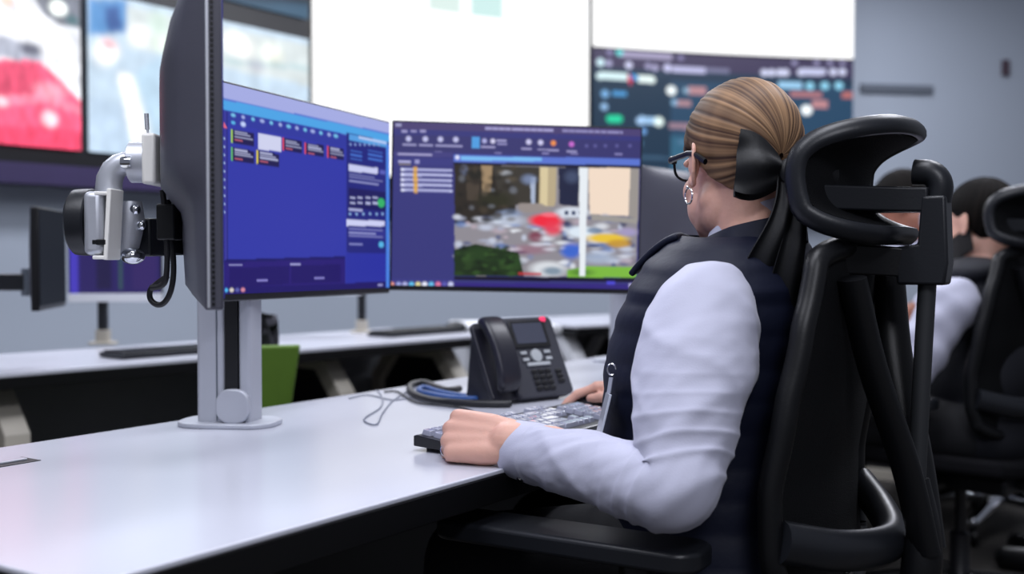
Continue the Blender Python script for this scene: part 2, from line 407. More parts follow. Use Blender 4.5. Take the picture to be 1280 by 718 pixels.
# C: white page above, dark dashboard below
p = Paint(60, 60, 'ffffff', None); p.a *= 1.3; led('display_panel', sC + .01, sD - .01, 2.485, ZT, p)
p = Paint(260, 110, '263a52', None); p.h = hom_px(sC, sD, ZS, 2.47)
p.R(738, 55, 1070, 92, '3d3954')
p.P([(738, 60), (1070, 75), (1070, 100), (738, 82)], '41395a', .9)
p.P([(738, 92), (1070, 108), (1070, 330), (738, 330)], '21384f')
p.P([(840, 100), (1070, 110), (1070, 240), (840, 230)], '2d5070', .7); p.P([(840, 170), (900, 172), (900, 240), (840, 240)], '3d7a98', .5)
def dot(x, y, r, c, g_=1.15): p.E(x, y, r, r * .95, c, 1, g_, .25)
def dash(x0, x1, y, h, c, g_=1.0, sl=.045):
    p.P([(x0, y - h), (x1, y - h + (x1 - x0) * sl), (x1, y + h + (x1 - x0) * sl), (x0, y + h)], c, 1, g_)
dash(774, 842, 68, 3.5, 'a9a2c4'); dot(774, 66, 4.5, '62d8d8'); dot(761, 66, 4, '8c86b4', 1); dot(853, 72, 3.5, '8c86b4', 1)
dot(749, 79, 5, 'cfeef8'); dot(760, 80, 4, 'b8b8e0', 1); dot(786, 82, 4.5, 'd4d6f6'); dot(811, 83, 4, 'a8a4cc', 1); dot(820, 85, 4, 'b8b4dc', 1); dot(836, 85, 5, 'c8c8ee')
dash(842, 884, 86, 3.5, 'c4c4ec'); dash(884, 915, 88, 3, '7a7a9c')
dash(748, 784, 95, 4.5, 'd6f0f4', 1.1); dot(748, 96, 4.5, 'd6f0f4'); dash(797, 816, 99, 4.5, 'e8f8f6', 1.1); dot(816, 100, 4.5, 'e8f8f6')
p.P([(786, 92), (792, 100), (788, 108), (784, 100)], 'd03a5c'); p.P([(788, 92), (797, 95), (800, 101), (790, 99)], '3fa0e8')
dot(755, 118, 5, '7fb8ec', 1); dash(765, 783, 117, 3.5, '4f9cd8'); dot(754, 134, 4.5, '9cc8f4', 1)
dot(841, 113, 6, 'f2fafc', 1.2); dash(862, 886, 113, 5, 'b88a92'); dot(860, 113, 4, '8fb4d0', 1); dash(846, 866, 128, 4, 'b08a94'); dot(845, 128, 4, '8cb8dc', 1)
for x in (762, 768, 773): dot(x, 149, 5, '26d8a4', 1.05)
dash(802, 826, 150, 5, 'a0c8f0', 1.05); dot(801, 151, 5, 'a8ccf4'); dot(825, 152, 6, 'e6f8f4', 1.2); dot(805, 164, 4, '78aef0', 1); dash(838, 866, 157, 4, '9c8090')
for x in (958, 967, 977, 984, 1003, 1042, 1053): dot(x, 91, 4.5, 'd6daf8', 1.1)
dash(1003, 1033, 90, 4.2, 'ccd0f2', 1.0, .02); dash(975, 1004, 106, 4.5, '9ccdf0', 1.05, .03)
for x in (1014, 1032, 1049): dot(x, 108, 5, '92d4f0', 1.1)
for x in (995, 1022, 1038, 1053): dot(x, 79, 3.5, '9c98c0', 1)
dash(990, 1028, 118, 4, 'b07880', 1, .03); dash(1052, 1066, 120, 4, 'b87070', 1, .02); dash(1016, 1036, 131, 5, 'c08a90', 1, .02); dot(1010, 138, 6.5, 'f6fcff', 1.25)
for x in (775, 790, 850): dash(x, x + 14, 178, 3, '4f7898')
for y in (195, 210, 222): dash(770, 850, y, 2, '3d5c78')
led('display_panel', sC + .01, sD - .01, ZS, 2.47, p, 1.0)

# wall fittings
pv = at(1120, 110, 8.45)
sv = s_at(1120)
def flat_on_wall(name, px0, px1, z0, z1, m_, lab, cat, bev=.01):
    s_0, s_1 = s_at(px0), s_at(px1); b_ = MB(); b_.grid(lambda u, v: wpt(s_0 + u * (s_1 - s_0), -.209, z0 + v * (z1 - z0)), 6, 1, thick=.03)
    # frame and fins
    o = b_.build(name, m_, None); tag(o, lab, cat); return o
zv = CAMZ + (HOR - 110) * 8.5 / F_PX
o = flat_on_wall('air_slot', 1089, 1181, zv - .03, zv + .03, M['slot'], 'long narrow dark slot grille in the grey wall right of the video wall', 'vent')
zz = CAMZ + (HOR - 82) * 8.6 / F_PX
flat_on_wall('wall_switch', 1269, 1277, zz - .06, zz + .06, mat('dark_red_switch', '4a3a44', .5), 'small dark upright wall fitting high on the grey wall at far right', 'wall fitting')

# ------------------------------------------------------------------ own desk
D = thing('desk', 'long white desk with a black edge where the woman in the navy vest works', 'desk', (.619, .887, 0))
b = MB(); b.box((3.0, 1.263, .7265), (4.762, .752, .007)); b.build('desktop', M['desk'], D, world=True, bevel=.002)
b = MB(); b.box((3.0, 1.263, .7035), (4.762, .752, .039)); b.build('edge_band', M['deskedge'], D, world=True, bevel=.002)
b = MB(); b.box((3.0, 1.52, .50), (4.6, .02, .36)); b.build('modesty_panel', M['panel'], D, world=True)
def cframe(x, y0, y1, m_, parent, th=.07, ht=.684):
    outer = [(y0 + .10, ht), (y1 - .10, ht), (y1, ht - .12), (y1, 0), (y0, 0), (y0, ht - .12)]
    inner = [(y0 + .135, ht - .045), (y1 - .135, ht - .045), (y1 - .05, ht - .15), (y1 - .05, .05), (y0 + .05, .05), (y0 + .05, ht - .15)]
    b_ = MB(); n_ = 6
    for xx in (x - th / 2, x + th / 2):
        b_.v += [Vector((xx, q[0], q[1])) for q in outer] + [Vector((xx, q[0], q[1])) for q in inner]
    for i in range(n_):
        j = (i + 1) % n_
        b_.f += [[i, j, n_ + j, n_ + i], [12 + i, 12 + n_ + i, 12 + n_ + j, 12 + j], [i, 12 + i, 12 + j, j], [n_ + i, n_ + j, 12 + n_ + j, 12 + n_ + i]]
    o_ = b_.build('end_frame', m_, parent, bevel=.004)
    b_ = MB(); b_.prism([(q[0], q[1]) for q in inner], x - .008, x + .008, Matrix(((0, 0, 1), (1, 0, 0), (0, 1, 0)))); b_.build('infill_panel', M['bezel'], o_)
    return o_
cframe(.12, .06, .70, M['panel'], D); cframe(2.35, .06, .70, M['panel'], D); cframe(4.6, .06, .70, M['beige'], D)
# grommet slot with lid at the left end of the desk
gp = [on(-30, 592, .73), on(-30, 583, .73), on(64, 575, .73), on(40, 582, .73)]
g = thing('cable_grommet', 'flat cable slot with a thin lid set into the white desk at far left', 'cable slot', (gp[0].x, gp[0].y, .7302))
gc = on(-5, 583, .73); gd = Vector((1, 0, 0))
b = MB(); b.box((on(62, 578, .73).x - .15, gc.y + .01, .7304), (.30, .050, .0012)); b.build('slot_plate', M['deskedge'], g, world=True, bevel=.0004)
b = MB(); b.box((on(62, 578, .73).x - .155, gc.y + .018, .7322), (.29, .030, .003)); b.build('lid', M['desk'], g, world=True, bevel=.001)

# ------------------------------------------------------------------ far desk rows
GREYP = mat('grey_panel', '74777d', .5, var=.1)
def far_desk(name, lab, o, ang, L, dep, frames, fm, grp=None):
    t = thing(name, lab, 'desk', (*o, 0), ang, grp)
    MB().box((L / 2, dep / 2, .725), (L, dep, .012)).build('desktop', M['desk'], t, bevel=.002)
    MB().box((L / 2, dep / 2, .703), (L, dep, .032)).build('edge_band', M['deskedge'], t, bevel=.002)
    MB().box((L / 2, dep - .03, .56), (L - .02, .016, .26)).build('modesty_panel', GREYP, t)
    MB().box((L / 2, dep - .012, .26), (L - .02, .016, .46)).build('lower_panel', M['bezel'], t)
    for x in frames: cframe(x, .04, dep - .045, fm, t)
    return t
ANG2 = math.atan2(-.192, 1.767)
o2 = Vector((1.633, 2.66)) - Vector((math.cos(ANG2), math.sin(ANG2))) * 1.3
def along2(px, off=0.0):     # distance along the second row at which a front point shows at px
    best = None
    for i in range(800):
        t = i * .005; p_ = Vector((o2.x + math.cos(ANG2) * t - math.sin(ANG2) * off, o2.y + math.sin(ANG2) * t + math.cos(ANG2) * off, 0))
        q = 640 + F_PX * p_.dot(R) / max(.1, p_.dot(F))
        if p_.dot(F) > .5 and (best is None or abs(q - px) < best[0]): best = (abs(q - px), t)
    return best[1]
def row2(t, off, z=.731): return Vector((o2.x + math.cos(ANG2) * t - math.sin(ANG2) * off, o2.y + math.sin(ANG2) * t + math.cos(ANG2) * off, z))
L2 = along2(612)
far_desk('desk', 'long white desk of the second row with beige chamfered end frames, beyond the monitors', (o2.x, o2.y), ANG2, L2, .56, [along2(30), along2(445), L2 - .1], M['beige'])
o3 = at(722, 440, 4.8)
far_desk('desk', 'white desk with pale slanted legs seen behind the desk phone', (o3.x, o3.y), -.35, 2.2, .62, [.06, .55, 1.05, 1.6], M['white'])
c3 = at(646, 430, 4.45)
cb = thing('storage_cabinet', 'white storage cabinet standing between the two far desks, behind the desk phone', 'cabinet', (c3.x, c3.y, 0), TH - PI/2 + .25)
MB().box((0, .22, .37), (.34, .42, .70)).build('body', M['white'], cb, bevel=.006)
MB().box((0, 0, .37), (.325, .018, .66)).build('door', M['white'], cb, bevel=.004)
MB().box((0, .22, .735), (.37, .46, .03)).build('top', M['white'], cb, bevel=.004)
MB().box((.12, -.018, .5), (.012, .02, .12)).build('handle', M['alu'], cb, bevel=.003)

# ------------------------------------------------------------------ monitors
def monitor(name, lab, loc, rz, Wd, Hg, roll=0, tilt=0, paint=None, thick=.02, bulge=.05, group=None, stripcol=None, vents=False, bez=(.004, .013)):
    """face towards local -Y, origin at the centre of the face"""
    t = thing(name, lab, 'monitor', loc, rz, group); t.rotation_euler = (tilt, roll, rz)
    b_ = MB(); b_.box((0, thick / 2, 0), (Wd, thick, Hg)); b_.build('frame', M['bezel'] if not vents else M['monback'], t, bevel=.003)
    def back(u, v):
        x = (u - .5) * 2; z = (v - .5) * 2
        q = (1 - abs(x) ** 2.6) * (1 - abs(z) ** 2.8); q = max(0, q) ** .75
        if vents: q = max(0, (1 - abs(x) ** 5)) ** .5 * interp([(-1, 0), (-.985, .26), (-.45, .36), (-.24, 1.0), (.42, 1.0), (.62, .82), (.8, .56), (.985, .16), (1, 0)], z)[0]
        return ((u - .5) * (Wd - .006), thick - .002 + bulge * q, (v - .5) * (Hg - .006))
    b_ = MB(); b_.grid(lambda u, v: back(1 - u, v), 32, 24, thick=.002); b_.build('back_cover', M['monback'], t, angle=80)
    tb, bb = bez
    z1 = Hg / 2 - tb; z0 = -Hg / 2 + bb; w2 = Wd / 2 - tb
    if paint is None: paint = Paint(20, 12, '262250')
    paint.make('screen', lambda u, v: (-w2 + 2 * w2 * u, -.0012, z1 + (z0 - z1) * v), t)
    if stripcol: MB().box((0, -.003, -Hg / 2 + bb / 2), (Wd, .006, bb)).build('chin', stripcol, t, bevel=.002)
    if vents:
        b_ = MB(); k = int(Hg / .0062)
        for i in range(k): b_.box((-Wd / 2 + .0, thick * .55, -Hg / 2 + .004 + (i + .5) * (Hg - .008) / k), (.002, .0035, .0036))
        b_.build('vent_slots', M['bezel'], t, smooth=False)
        MB().box((-Wd / 2 - .0004, thick * .80, 0), (.001, .003, Hg - .006)).build('edge_line', M['alu'], t)
    return t
def face_between(pa, pb):     # centre and heading for a panel whose face runs from pa (left as seen) to pb
    c = (pa + pb) / 2; d = pb - pa; return c, math.atan2(d.y, d.x), d.to_2d().length
HM = .367
# left middle monitor
pa, pb = at(272, 320, 1.845), at(487.5, 320, 2.40)
c, rz, Wl = face_between(pa, pb)
zc1 = CAMZ - (362 - 320) * 2.40 / F_PX + HM / 2 - .006
h = homog([(24, 24), (521, 136), (521, 640), (24, 650)])
p = Paint(340, 200, '343aa6', None); p.h = h
p.P([(20, 20), (523, 132), (523, 200), (20, 100)], '5a78d0'); p.P([(-20, 10), (523, 130), (523, 168), (-20, 62)], 'a9b0e8', 1, .95)
p.P([(-20, 66), (523, 172), (523, 196), (-20, 96)], '4fa4e6')
p.P([(-20, 96), (523, 200), (523, 240), (-20, 132)], '333a9e')
p.P([(-20, 100), (46, 112), (46, 560), (-20, 560)], '3b3a9a'); p.P([(44, 110), (49, 111), (49, 560), (44, 560)], '2a2a80')
for i, x in enumerate((64, 92, 120, 146, 172, 198, 222, 246, 270, 292, 316, 340, 360)):
    p.E(x, 122 + (x - 64) * .19, 5 if i % 3 else 6.5, 5, '7ccdf2' if i % 2 == 0 else 'a9b8ee', .9, 1, .4)
p.E(92, 148, 7, 7, 'c4d4ff', 1, 1, .4); p.E(64, 144, 6, 5, '5ab4e8', 1, 1, .3)
p.P([(30, 158), (38, 142), (46, 160)], 'e86a80'); 
for y in range(190, 420, 24): p.E(32, y, 6, 4, '69b4ea', .9, 1, .3); p.E(38, y + 1, 3, 3, 'c8d8f8', .8, 1, .3)
def card(x, y, wd, hg, side, lite=False):
    s_ = .17 * 0
    p.P([(x, y), (x + wd, y + wd * .17), (x + wd, y + hg + wd * .14), (x, y + hg)], 'cfd2ee' if lite else '231f52')
    p.P([(x, y), (x + 5, y + 1), (x + 5, y + hg), (x, y + hg)], side)
    if not lite:
        for k in range(4): p.R(x + 10, y + 6 + k * 8 + 2, x + 10 + wd * (.55, .7, .8, .35)[k], y + 9.5 + k * 8 + 2, 'b8bce0' if k < 3 else 'e0707e', .9)
card(58, 162, 64, 42, '9cc45e'); card(134, 172, 66, 48, 'c8ccec', True); card(203, 186, 58, 38, 'd84c66'); card(268, 198, 56, 36, 'd84c66'); card(334, 208, 50, 36, 'd84c66')
card(58, 216, 64, 40, '5fae6e'); card(130, 224, 64, 40, 'd8c84e')
p.P([(392, 166), (523, 196), (523, 650), (392, 650)], '272a7c'); p.P([(400, 172), (516, 198), (516, 212), (400, 190)], '5aa4e8', .9); p.R(428, 184, 512, 192, 'b8ccf6')
for x in range(404, 500, 14): p.E(x, 203, 4, 3, '8aa4e0', .9)
for y in (222, 234, 246): p.R(404, y, 438, y + 4, '4a78d8'); p.R(456, y, 500, y + 4, '4a78d8')
p.P([(398, 262), (486, 274), (486, 292), (398, 284)], 'c9cdf2'); p.R(492, 280, 508, 292, '5a60b8')
for y in (296, 306, 316): p.R(400, y, 500 - (y % 3) * 12, y + 4, 'a0a4d8', .8)
p.R(398, 340, 512, 400, '211f5e')
for y in (362, 378):
    for x in (402, 424, 448, 470): p.R(x, y, x + 16, y + 6, 'b4b8e0')
p.E(496, 380, 11, 14, '39b26a'); p.R(398, 398, 440, 405, 'a8acd8')
for x in (402, 422, 442, 462, 482, 500): p.E(x, 414, 4, 4, '8fb4e6', .9)
p.P([(392, 430), (506, 436), (506, 452), (392, 450)], 'cdd0f4'); p.R(398, 458, 508, 490, '35368c')
for y in (460, 470, 480): p.R(398, y, 500 - (y % 4) * 10, y + 4, 'a4a8dc', .8)
p.E(496, 508, 8, 10, '58b4e4'); p.R(400, 504, 440, 508, '8488c8')
p.P([(390, 530), (523, 535), (523, 650), (390, 650)], '2e34a0')
p.P([(-20, 548), (388, 542), (388, 550), (-20, 556)], '201c66'); p.P([(-20, 556), (388, 550), (388, 628), (-20, 640)], '2b1f74')
p.P([(52, 572), (222, 568), (222, 622), (52, 632)], '241a66'); p.P([(228, 568), (374, 566), (374, 620), (228, 622)], '241a66')
p.R(50, 560, 88, 566, 'a8a8e0', .9); p.R(226, 560, 256, 566, 'a8a8e0', .9); p.R(130, 606, 160, 612, '8a84d0'); p.R(296, 604, 326, 610, '8a84d0')
p.R(20, 560, 34, 622, 'c8cff0')
p.P([(-20, 630), (523, 622), (523, 660), (-20, 660)], '221a66')
for x, c_ in ((28, 'dfe8ff'), (42, '4fb4f0'), (58, 'd8d0c8'), (74, '5a5ea8'), (90, 'd88aa0')): p.E(x, 637, 6, 6, c_, 1, 1, .3)
p.R(486, 628, 500, 634, 'a8a8e0')
p.P([(511, 200), (521, 203), (521, 645), (511, 645)], '4c84e4')
monitor('monitor', 'middle-left black monitor turned inward showing a violet-blue app with small cards', (c.x, c.y, zc1), rz, Wl, HM, roll=.006, paint=p.blur(1), bez=(.004, .012))
# right middle monitor
pa, pb = at(488.5, 320, 2.42), at(801, 320, 2.47)
c, rz, Wr = face_between(pa, pb)
zc2 = CAMZ - (364 - 320) * 2.44 / F_PX + HM / 2 - .003
h = homog([(50, 60), (903, 88), (897, 640), (36, 622)])
p = Paint(380, 240, '37377a', None); p.h = h
p.P([(40, 50), (910, 80), (910, 112), (40, 84)], '4a4072'); p.R(55, 66, 76, 76, 'a0a0c8'); p.P([(365, 78), (600, 86), (600, 96), (365, 88)], 'a49fd0'); p.P([(630, 86), (840, 94), (840, 104), (630, 96)], '8f8abc')
for i in range(22):
    if i % 5: p.R(365 + i * 22, 78 + i * .8, 368 + i * 22, 100 + i * .8, '4a4072', .7)
for x in (75, 108, 140): p.R(x, 88, x + 20, 96, '9c98c8')
p.P([(40, 104), (910, 128), (910, 185), (40, 160)], '38366e')
def cc(x, y, r, c_): p.E(x, y, r, r, c_, 1, 1, .35)
for x in (100, 158, 210, 263): cc(x, 116 + x * .02, 9, 'c4c4ee')
for x in (78, 135, 192, 238): p.R(x, 134 + x * .02, x + 48, 141 + x * .02, 'a8a6d4', .8)
p.P([(318, 112), (346, 113), (346, 152), (318, 151)], '4f9ce0')
cc(362, 126, 8, 'b0b0e4'); cc(391, 127, 8, 'd8d4f4'); p.R(405, 122, 438, 128, 'b4b0e0', .8); p.R(350, 144, 400, 150, 'b4b0e0', .7); p.R(405, 134, 440, 140, 'a4a0d4', .7)
cc(515, 130, 9, 'cfccf2'); cc(556, 132, 9, 'cfccf2'); cc(600, 134, 9, 'f0904e'); cc(663, 138, 9, 'c86ad0')
for x in (490, 545, 582, 645): p.R(x, 150 + (x - 490) * .06, x + 36, 156 + (x - 490) * .06, 'a8a4d4', .8)
for x in (715, 745, 780, 820, 865): cc(x, 144, 6, '5c5a98')
for x in (190, 396, 560, 660, 812): p.R(x, 160 + x * .012, x + 26, 165 + x * .012, '8480b8')
p.P([(46, 160), (252, 166), (252, 182), (46, 178)], '413e7e'); p.R(62, 168, 180, 175, 'b0acd8', .85)
p.R(46, 186, 254, 208, '3a3a80'); p.R(64, 192, 108, 200, 'b8b6e2'); p.R(120, 190, 138, 202, '9a98cc'); p.R(66, 204, 108, 207, 'c8b860', .8)
for i in range(5):
    y = 217 + i * 17.5
    p.P([(72, y), (250, y + 5), (250, y + 14), (72, y + 11)], 'b9bce6'); cc(78, y + 6, 5, 'e4e6ff'); p.R(116, y + .5, 130, y + 15, 'eab64a'); p.R(90, y + 9, 240, y + 12, '6a6ab0', .5)
p.P([(116, 212), (130, 212), (130, 305), (118, 305)], 'e0a840', .5)
p.P([(256, 172), (900, 190), (900, 214), (256, 198)], '5a74d0', 1); p.P([(280, 178), (560, 184), (560, 196), (280, 192)], '7cc0f4', .9); cc(268, 182, 7, 'e4e8ff'); p.P([(256, 198), (900, 212), (900, 222), (256, 208)], '15122c')
# the camera picture: parked cars under dark trees
p.P([(258, 206), (898, 222), (892, 598), (258, 590)], '8e8a92')
p.P([(258, 206), (420, 210), (470, 260), (470, 380), (420, 400), (258, 410)], '2c2620')
p.P([(300, 215), (350, 215), (340, 330), (300, 330)], '4c4238', .8); p.P([(350, 210), (390, 212), (385, 300), (355, 300)], 'b89c78', .7)
p.P([(390, 212), (555, 216), (555, 340), (420, 350)], '3a3630'); p.E(330, 240, 26, 24, '1c1c16', .9, 1, .4); p.E(400, 330, 60, 30, '2c2c1c', .9, 1, .4)
p.P([(520, 250), (540, 250), (538, 345), (524, 345)], 'a8b4cc'); p.E(516, 258, 24, 16, '7c8cb0', .8, 1, .5); p.E(436, 236, 18, 8, 'b4b8c0', .8, 1, .5); p.E(290, 225, 12, 16, '6c7898', .8, 1, .5)
p.P([(552, 216), (612, 217), (608, 350), (552, 352)], 'b8a888'); p.P([(556, 216), (582, 216), (580, 350), (556, 350)], 'd8c8a0')
p.P([(618, 217), (692, 218), (688, 352), (622, 345)], '1f2440'); p.E(665, 250, 24, 20, '4c5878', .7, 1, .5)
p.P([(722, 218), (868, 221), (862, 385), (728, 378)], 'f2dcc8'); p.P([(868, 222), (898, 223), (896, 400), (864, 396)], '9a9490')
p.P([(480, 340), (560, 340), (600, 365), (480, 375)], '968c88', .9)
rr = random.Random(4)
for i in range(150):
    x = rr.uniform(260, 880); y = rr.uniform(385, 560); p.E(x, y, rr.uniform(8, 26), rr.uniform(4, 11), rr.choice(['c8d0e4', 'e4e8f0', '7f88a8', '4a5680', 'a8aec4', '30365a', 'd8dcea', '5d78b0', 'b8a8b4']), .8, 1, .5)
p.P([(735, 380), (895, 395), (895, 412), (735, 398)], '9c9894'); p.E(450, 375, 40, 14, '8494b4', .9, 1, .4); p.E(440, 400, 60, 18, 'c8d4ea', .7, 1, .5)
p.E(575, 400, 54, 22, 'f0283e', 1, 1, .3); p.E(600, 425, 30, 24, 'e83a50', .9, 1, .4); p.E(540, 455, 24, 18, '7a1c3c', .8, 1, .4); p.E(590, 380, 30, 8, 'f87080', .9, 1, .3)
p.E(668, 372, 56, 18, 'd4dcea', 1, 1, .25); 
for x in (640, 664, 690): p.R(x, 366, x + 14, 380, '3c4868')
p.E(700, 440, 54, 20, 'dce8f4', 1, 1, .3); p.E(790, 462, 70, 16, 'e8c23a', 1, 1, .3); p.E(830, 480, 40, 14, 'c8982e', .9, 1, .3); p.E(860, 440, 34, 14, 'a89cc8', .8, 1, .4)
p.E(745, 435, 26, 10, '5f7898', .8, 1, .3); p.E(665, 505, 34, 26, '2f62d0', .9, 1, .35); p.E(760, 530, 60, 20, 'aab8d0', .8, 1, .4); p.E(520, 500, 60, 16, '9c5a74', .5, 1, .5)
p.P([(256, 500), (330, 480), (480, 510), (500, 592), (256, 590)], '1d3016'); p.E(340, 520, 50, 26, '26401c', .9, 1, .4); p.E(450, 545, 40, 24, '2c4a22', .9, 1, .4)
p.E(585, 568, 62, 26, 'd8dce2', 1, 1, .3); p.E(600, 575, 34, 14, '5c7890', .8, 1, .4); p.R(480, 580, 560, 590, 'c03040', .8)
for k in range(60): p.E(rr.uniform(262, 480), rr.uniform(490, 588), rr.uniform(6, 16), rr.uniform(4, 9), rr.choice(['1a2c14', '2c4420', '14200f', '345226']), .8, 1, .5)
for k in range(50): p.E(rr.uniform(262, 470), rr.uniform(215, 400), rr.uniform(5, 18), rr.uniform(5, 14), rr.choice(['2a241e', '4a4034', '1c1a16', '5c5244', '70747e']), .6, 1, .5)
p.P([(650, 572), (720, 558), (895, 562), (892, 598), (650, 598)], '7cb83e'); p.E(700, 580, 40, 12, '4c7c2c', .8, 1, .5)
p.P([(690, 218), (720, 219), (714, 592), (694, 592)], 'e8eef4')
p.P([(256, 592), (896, 600), (896, 615), (256, 605)], '14102a')
p.P([(30, 600), (256, 604), (256, 616), (30, 612)], '3b3a84', .8); p.P([(30, 612), (910, 622), (910, 660), (30, 650)], '33267c')
for x, c_ in ((38, 'e89a8a'), (62, '9ca4e0'), (84, 'b0b4e4'), (107, '62c4f0'), (130, 'e4dc9a'), (153, 'eef0ff'), (176, '6ac0ec'), (200, 'e07aa0'), (222, '5a58b0'), (244, 'c8ccf0')): cc(x, 620, 9, c_)
p.R(866, 620, 890, 634, 'c0bce8'); p.R(790, 612, 818, 624, '4c48d0')
monitor('monitor', 'middle-right black monitor showing traffic camera footage of parked cars', (c.x, c.y, zc2), rz, Wr, HM, roll=.020, paint=p.blur(1), bez=(.004, .011))
# blue light line where the two screens meet is part of the left window border
# edge-on monitor close to the camera
pn, pf = at(279.5, 320, 1.285), at(256, 320, 1.80)
c, rz, We = face_between(pf, pn)          # face turned to the right
HE = .42; zc3 = CAMZ - (388 - 320) * 1.285 / F_PX + HE / 2
p = Paint(60, 40, '3a3f98'); p.R(0, 0, 1, .08, 'b0b4e0'); p.R(0, .08, .1, 1, '2a2a80'); p.R(.2, .2, .8, .7, '8c92d0')
me_ = monitor('monitor', 'near black monitor seen edge-on from its curved back, on a silver arm', (c.x, c.y, zc3), rz + PI, We, HE, paint=p, thick=.021, bulge=.047, vents=True)
# ------------------------------------------------------------------ desk things
ZD = .73
pc = on(288, 531, ZD)
cr = TH - PI/2 - .12                 # heading of the column
col_ = thing('monitor_column', 'wide silver aluminium monitor column with a black slot clamped on the white desk', 'monitor stand', (pc.x, pc.y, ZD), cr)
def rrect(w_, h_, r, n=6):
    out = []
    for cx_, cy_, a0 in ((w_/2-r, h_/2-r, 0), (-w_/2+r, h_/2-r, 90), (-w_/2+r, -h_/2+r, 180), (w_/2-r, -h_/2+r, 270)):
        for k in range(n + 1):
            a = math.radians(a0 + 90 * k / n); out.append((cx_ + r * math.cos(a), cy_ + r * math.sin(a)))
    return out
MB().prism(rrect(.178, .115, .045), 0, .009).build('base_plate', M['alu_light'], col_, bevel=.003)
b = MB(); b.prism(rrect(.052, .062, .008), .009, .50, Matrix.Translation((-.024, 0, 0))); b.prism(rrect(.022, .062, .006), .009, .50, Matrix.Translation((.038, 0, 0)))
b.box((0, .012, .254), (.07, .036, .49)); b.build('column', M['alu_light'], col_)
MB().box((.0145, -.0215, .254), (.0235, .02, .486)).build('slot', M['bezel'], col_)
MB().box((-.012, -.0315, .254), (.002, .002, .486)).build('groove', M['slot'], col_)
b = MB(); b.prism([(x, y) for x, y in rrect(.052, .062, .02)], -.045, -.03, Matrix.Translation((.027, 0, .038)) @ Matrix.Rotation(PI/2, 4, 'X') @ Matrix.Translation((0, 0, 0.075)))
b = MB(); b.prism(rrect(.060, .060, .024), 0, .014, Matrix.Translation((.020, -.031, .038)) @ Matrix.Rotation(PI/2, 4, 'X')); b.build('base_cover', M['alu_light'], col_, bevel=.003)
# crossbar and mounts behind the middle monitors
bk = col_.location
def wp_(px, py, d): return at(px, py, d)
xb = thing('crossbar_mount', 'dark mounting bar and arms behind the two middle monitors', 'monitor mount', (bk.x, bk.y, 1.10))
pA = bk + Vector((0, 0, .40)) + F * .045; pB = at(645, 262, 2.56); pB.z = pA.z
pM = at(400, 258, 2.30); pM.z = pA.z
pK = at(480, 320, 2.66); pK.z = pA.z; pB = at(645, 320, 2.60); pB.z = pA.z; pA = at(300, 320, 2.16); pA.z = pK.z
b = MB(); b.bar(pA, pK, .03, .035); b.bar(pK, pB, .03, .035); b.bar(bk + Vector((0, 0, .40)) + F * .03, pA + F * .01, .03, .035); b.build('bar', M['black2'], xb, world=True, bevel=.004)
c1_ = (at(272, 320, 1.845) + at(487.5, 320, 2.40)) / 2; n1 = Vector((-(at(487.5, 320, 2.4) - at(272, 320, 1.845)).y, (at(487.5, 320, 2.4) - at(272, 320, 1.845)).x, 0)).normalized()
for cc_ in (c1_ + n1 * .062, at(645, 320, 2.445) + F * .062):
    q_ = Vector((cc_.x, cc_.y, pA.z)); 
    MB().box(tuple(q_), (.10, .012, .10), rot=TH - PI/2 + (0.6 if cc_ is not None and cc_.x < 2 else 0)).build('mount_plate', M['black2'], xb, world=True, bevel=.003)
    e_ = (pA * .45 + pK * .55) if cc_.x < 2.02 and (cc_ - c1_).length < .2 else pB
    MB().bar(q_, e_, .025, .03).build('arm_link', M['black2'], xb, world=True, bevel=.003)

# silver arm of the edge-on monitor.  cardinal frame: a = right of camera, F = away
arm = thing('monitor_mount', 'silver articulated arm with a black round cap holding the edge-on monitor', 'monitor mount', tuple(at(150, 280, 1.56)))
def P3(px, py, d): return at(px, py, d)
DM = 1.555
Rm = Matrix((R, F, Zv)).transposed()           # local x right, y away, z up
def lathe_h(b_, prof, c_): b_.lathe(prof, c_, 32, Rm @ Matrix.Rotation(PI/2, 3, 'Y'))   # axis towards the right
PX = DM / F_PX
b = MB(); b.box(tuple(P3(196, 201, DM)), (17 * PX, .075, 62 * PX), mtx=Rm); b.build('mount_block', M['offwhite'], arm, world=True, bevel=.004)
b = MB(); lathe_h(b, [(.002, -.016), (.0265, -.016), (.0285, -.0145), (.0285, .0125), (.027, .014), (.002, .014)], tuple(P3(178, 203, DM))); b.build('pivot_disc', M['alu'], arm, world=True)
b = MB(); b.tube([P3(166, 203, DM), P3(158, 203, DM), P3(150, 206, DM), P3(142, 213, DM), P3(137, 224, DM), P3(136, 236, DM), P3(136, 244, DM)], [.013, .015, .016, .017, .0178, .018, .018], 24); b.build('elbow', M['alu'], arm, world=True)
b = MB(); b.tube([P3(136, 242, DM), P3(136, 262, DM)], .0165, 24); b.build('sleeve', M['alu_light'], arm, world=True)
b = MB(); lathe_h(b, [(.002, -.014), (.008, -.014), (.009, -.01), (.009, 0), (.002, 0)], tuple(P3(165, 203, DM - .025))); b.build('knob', M['chrome'], arm, world=True)
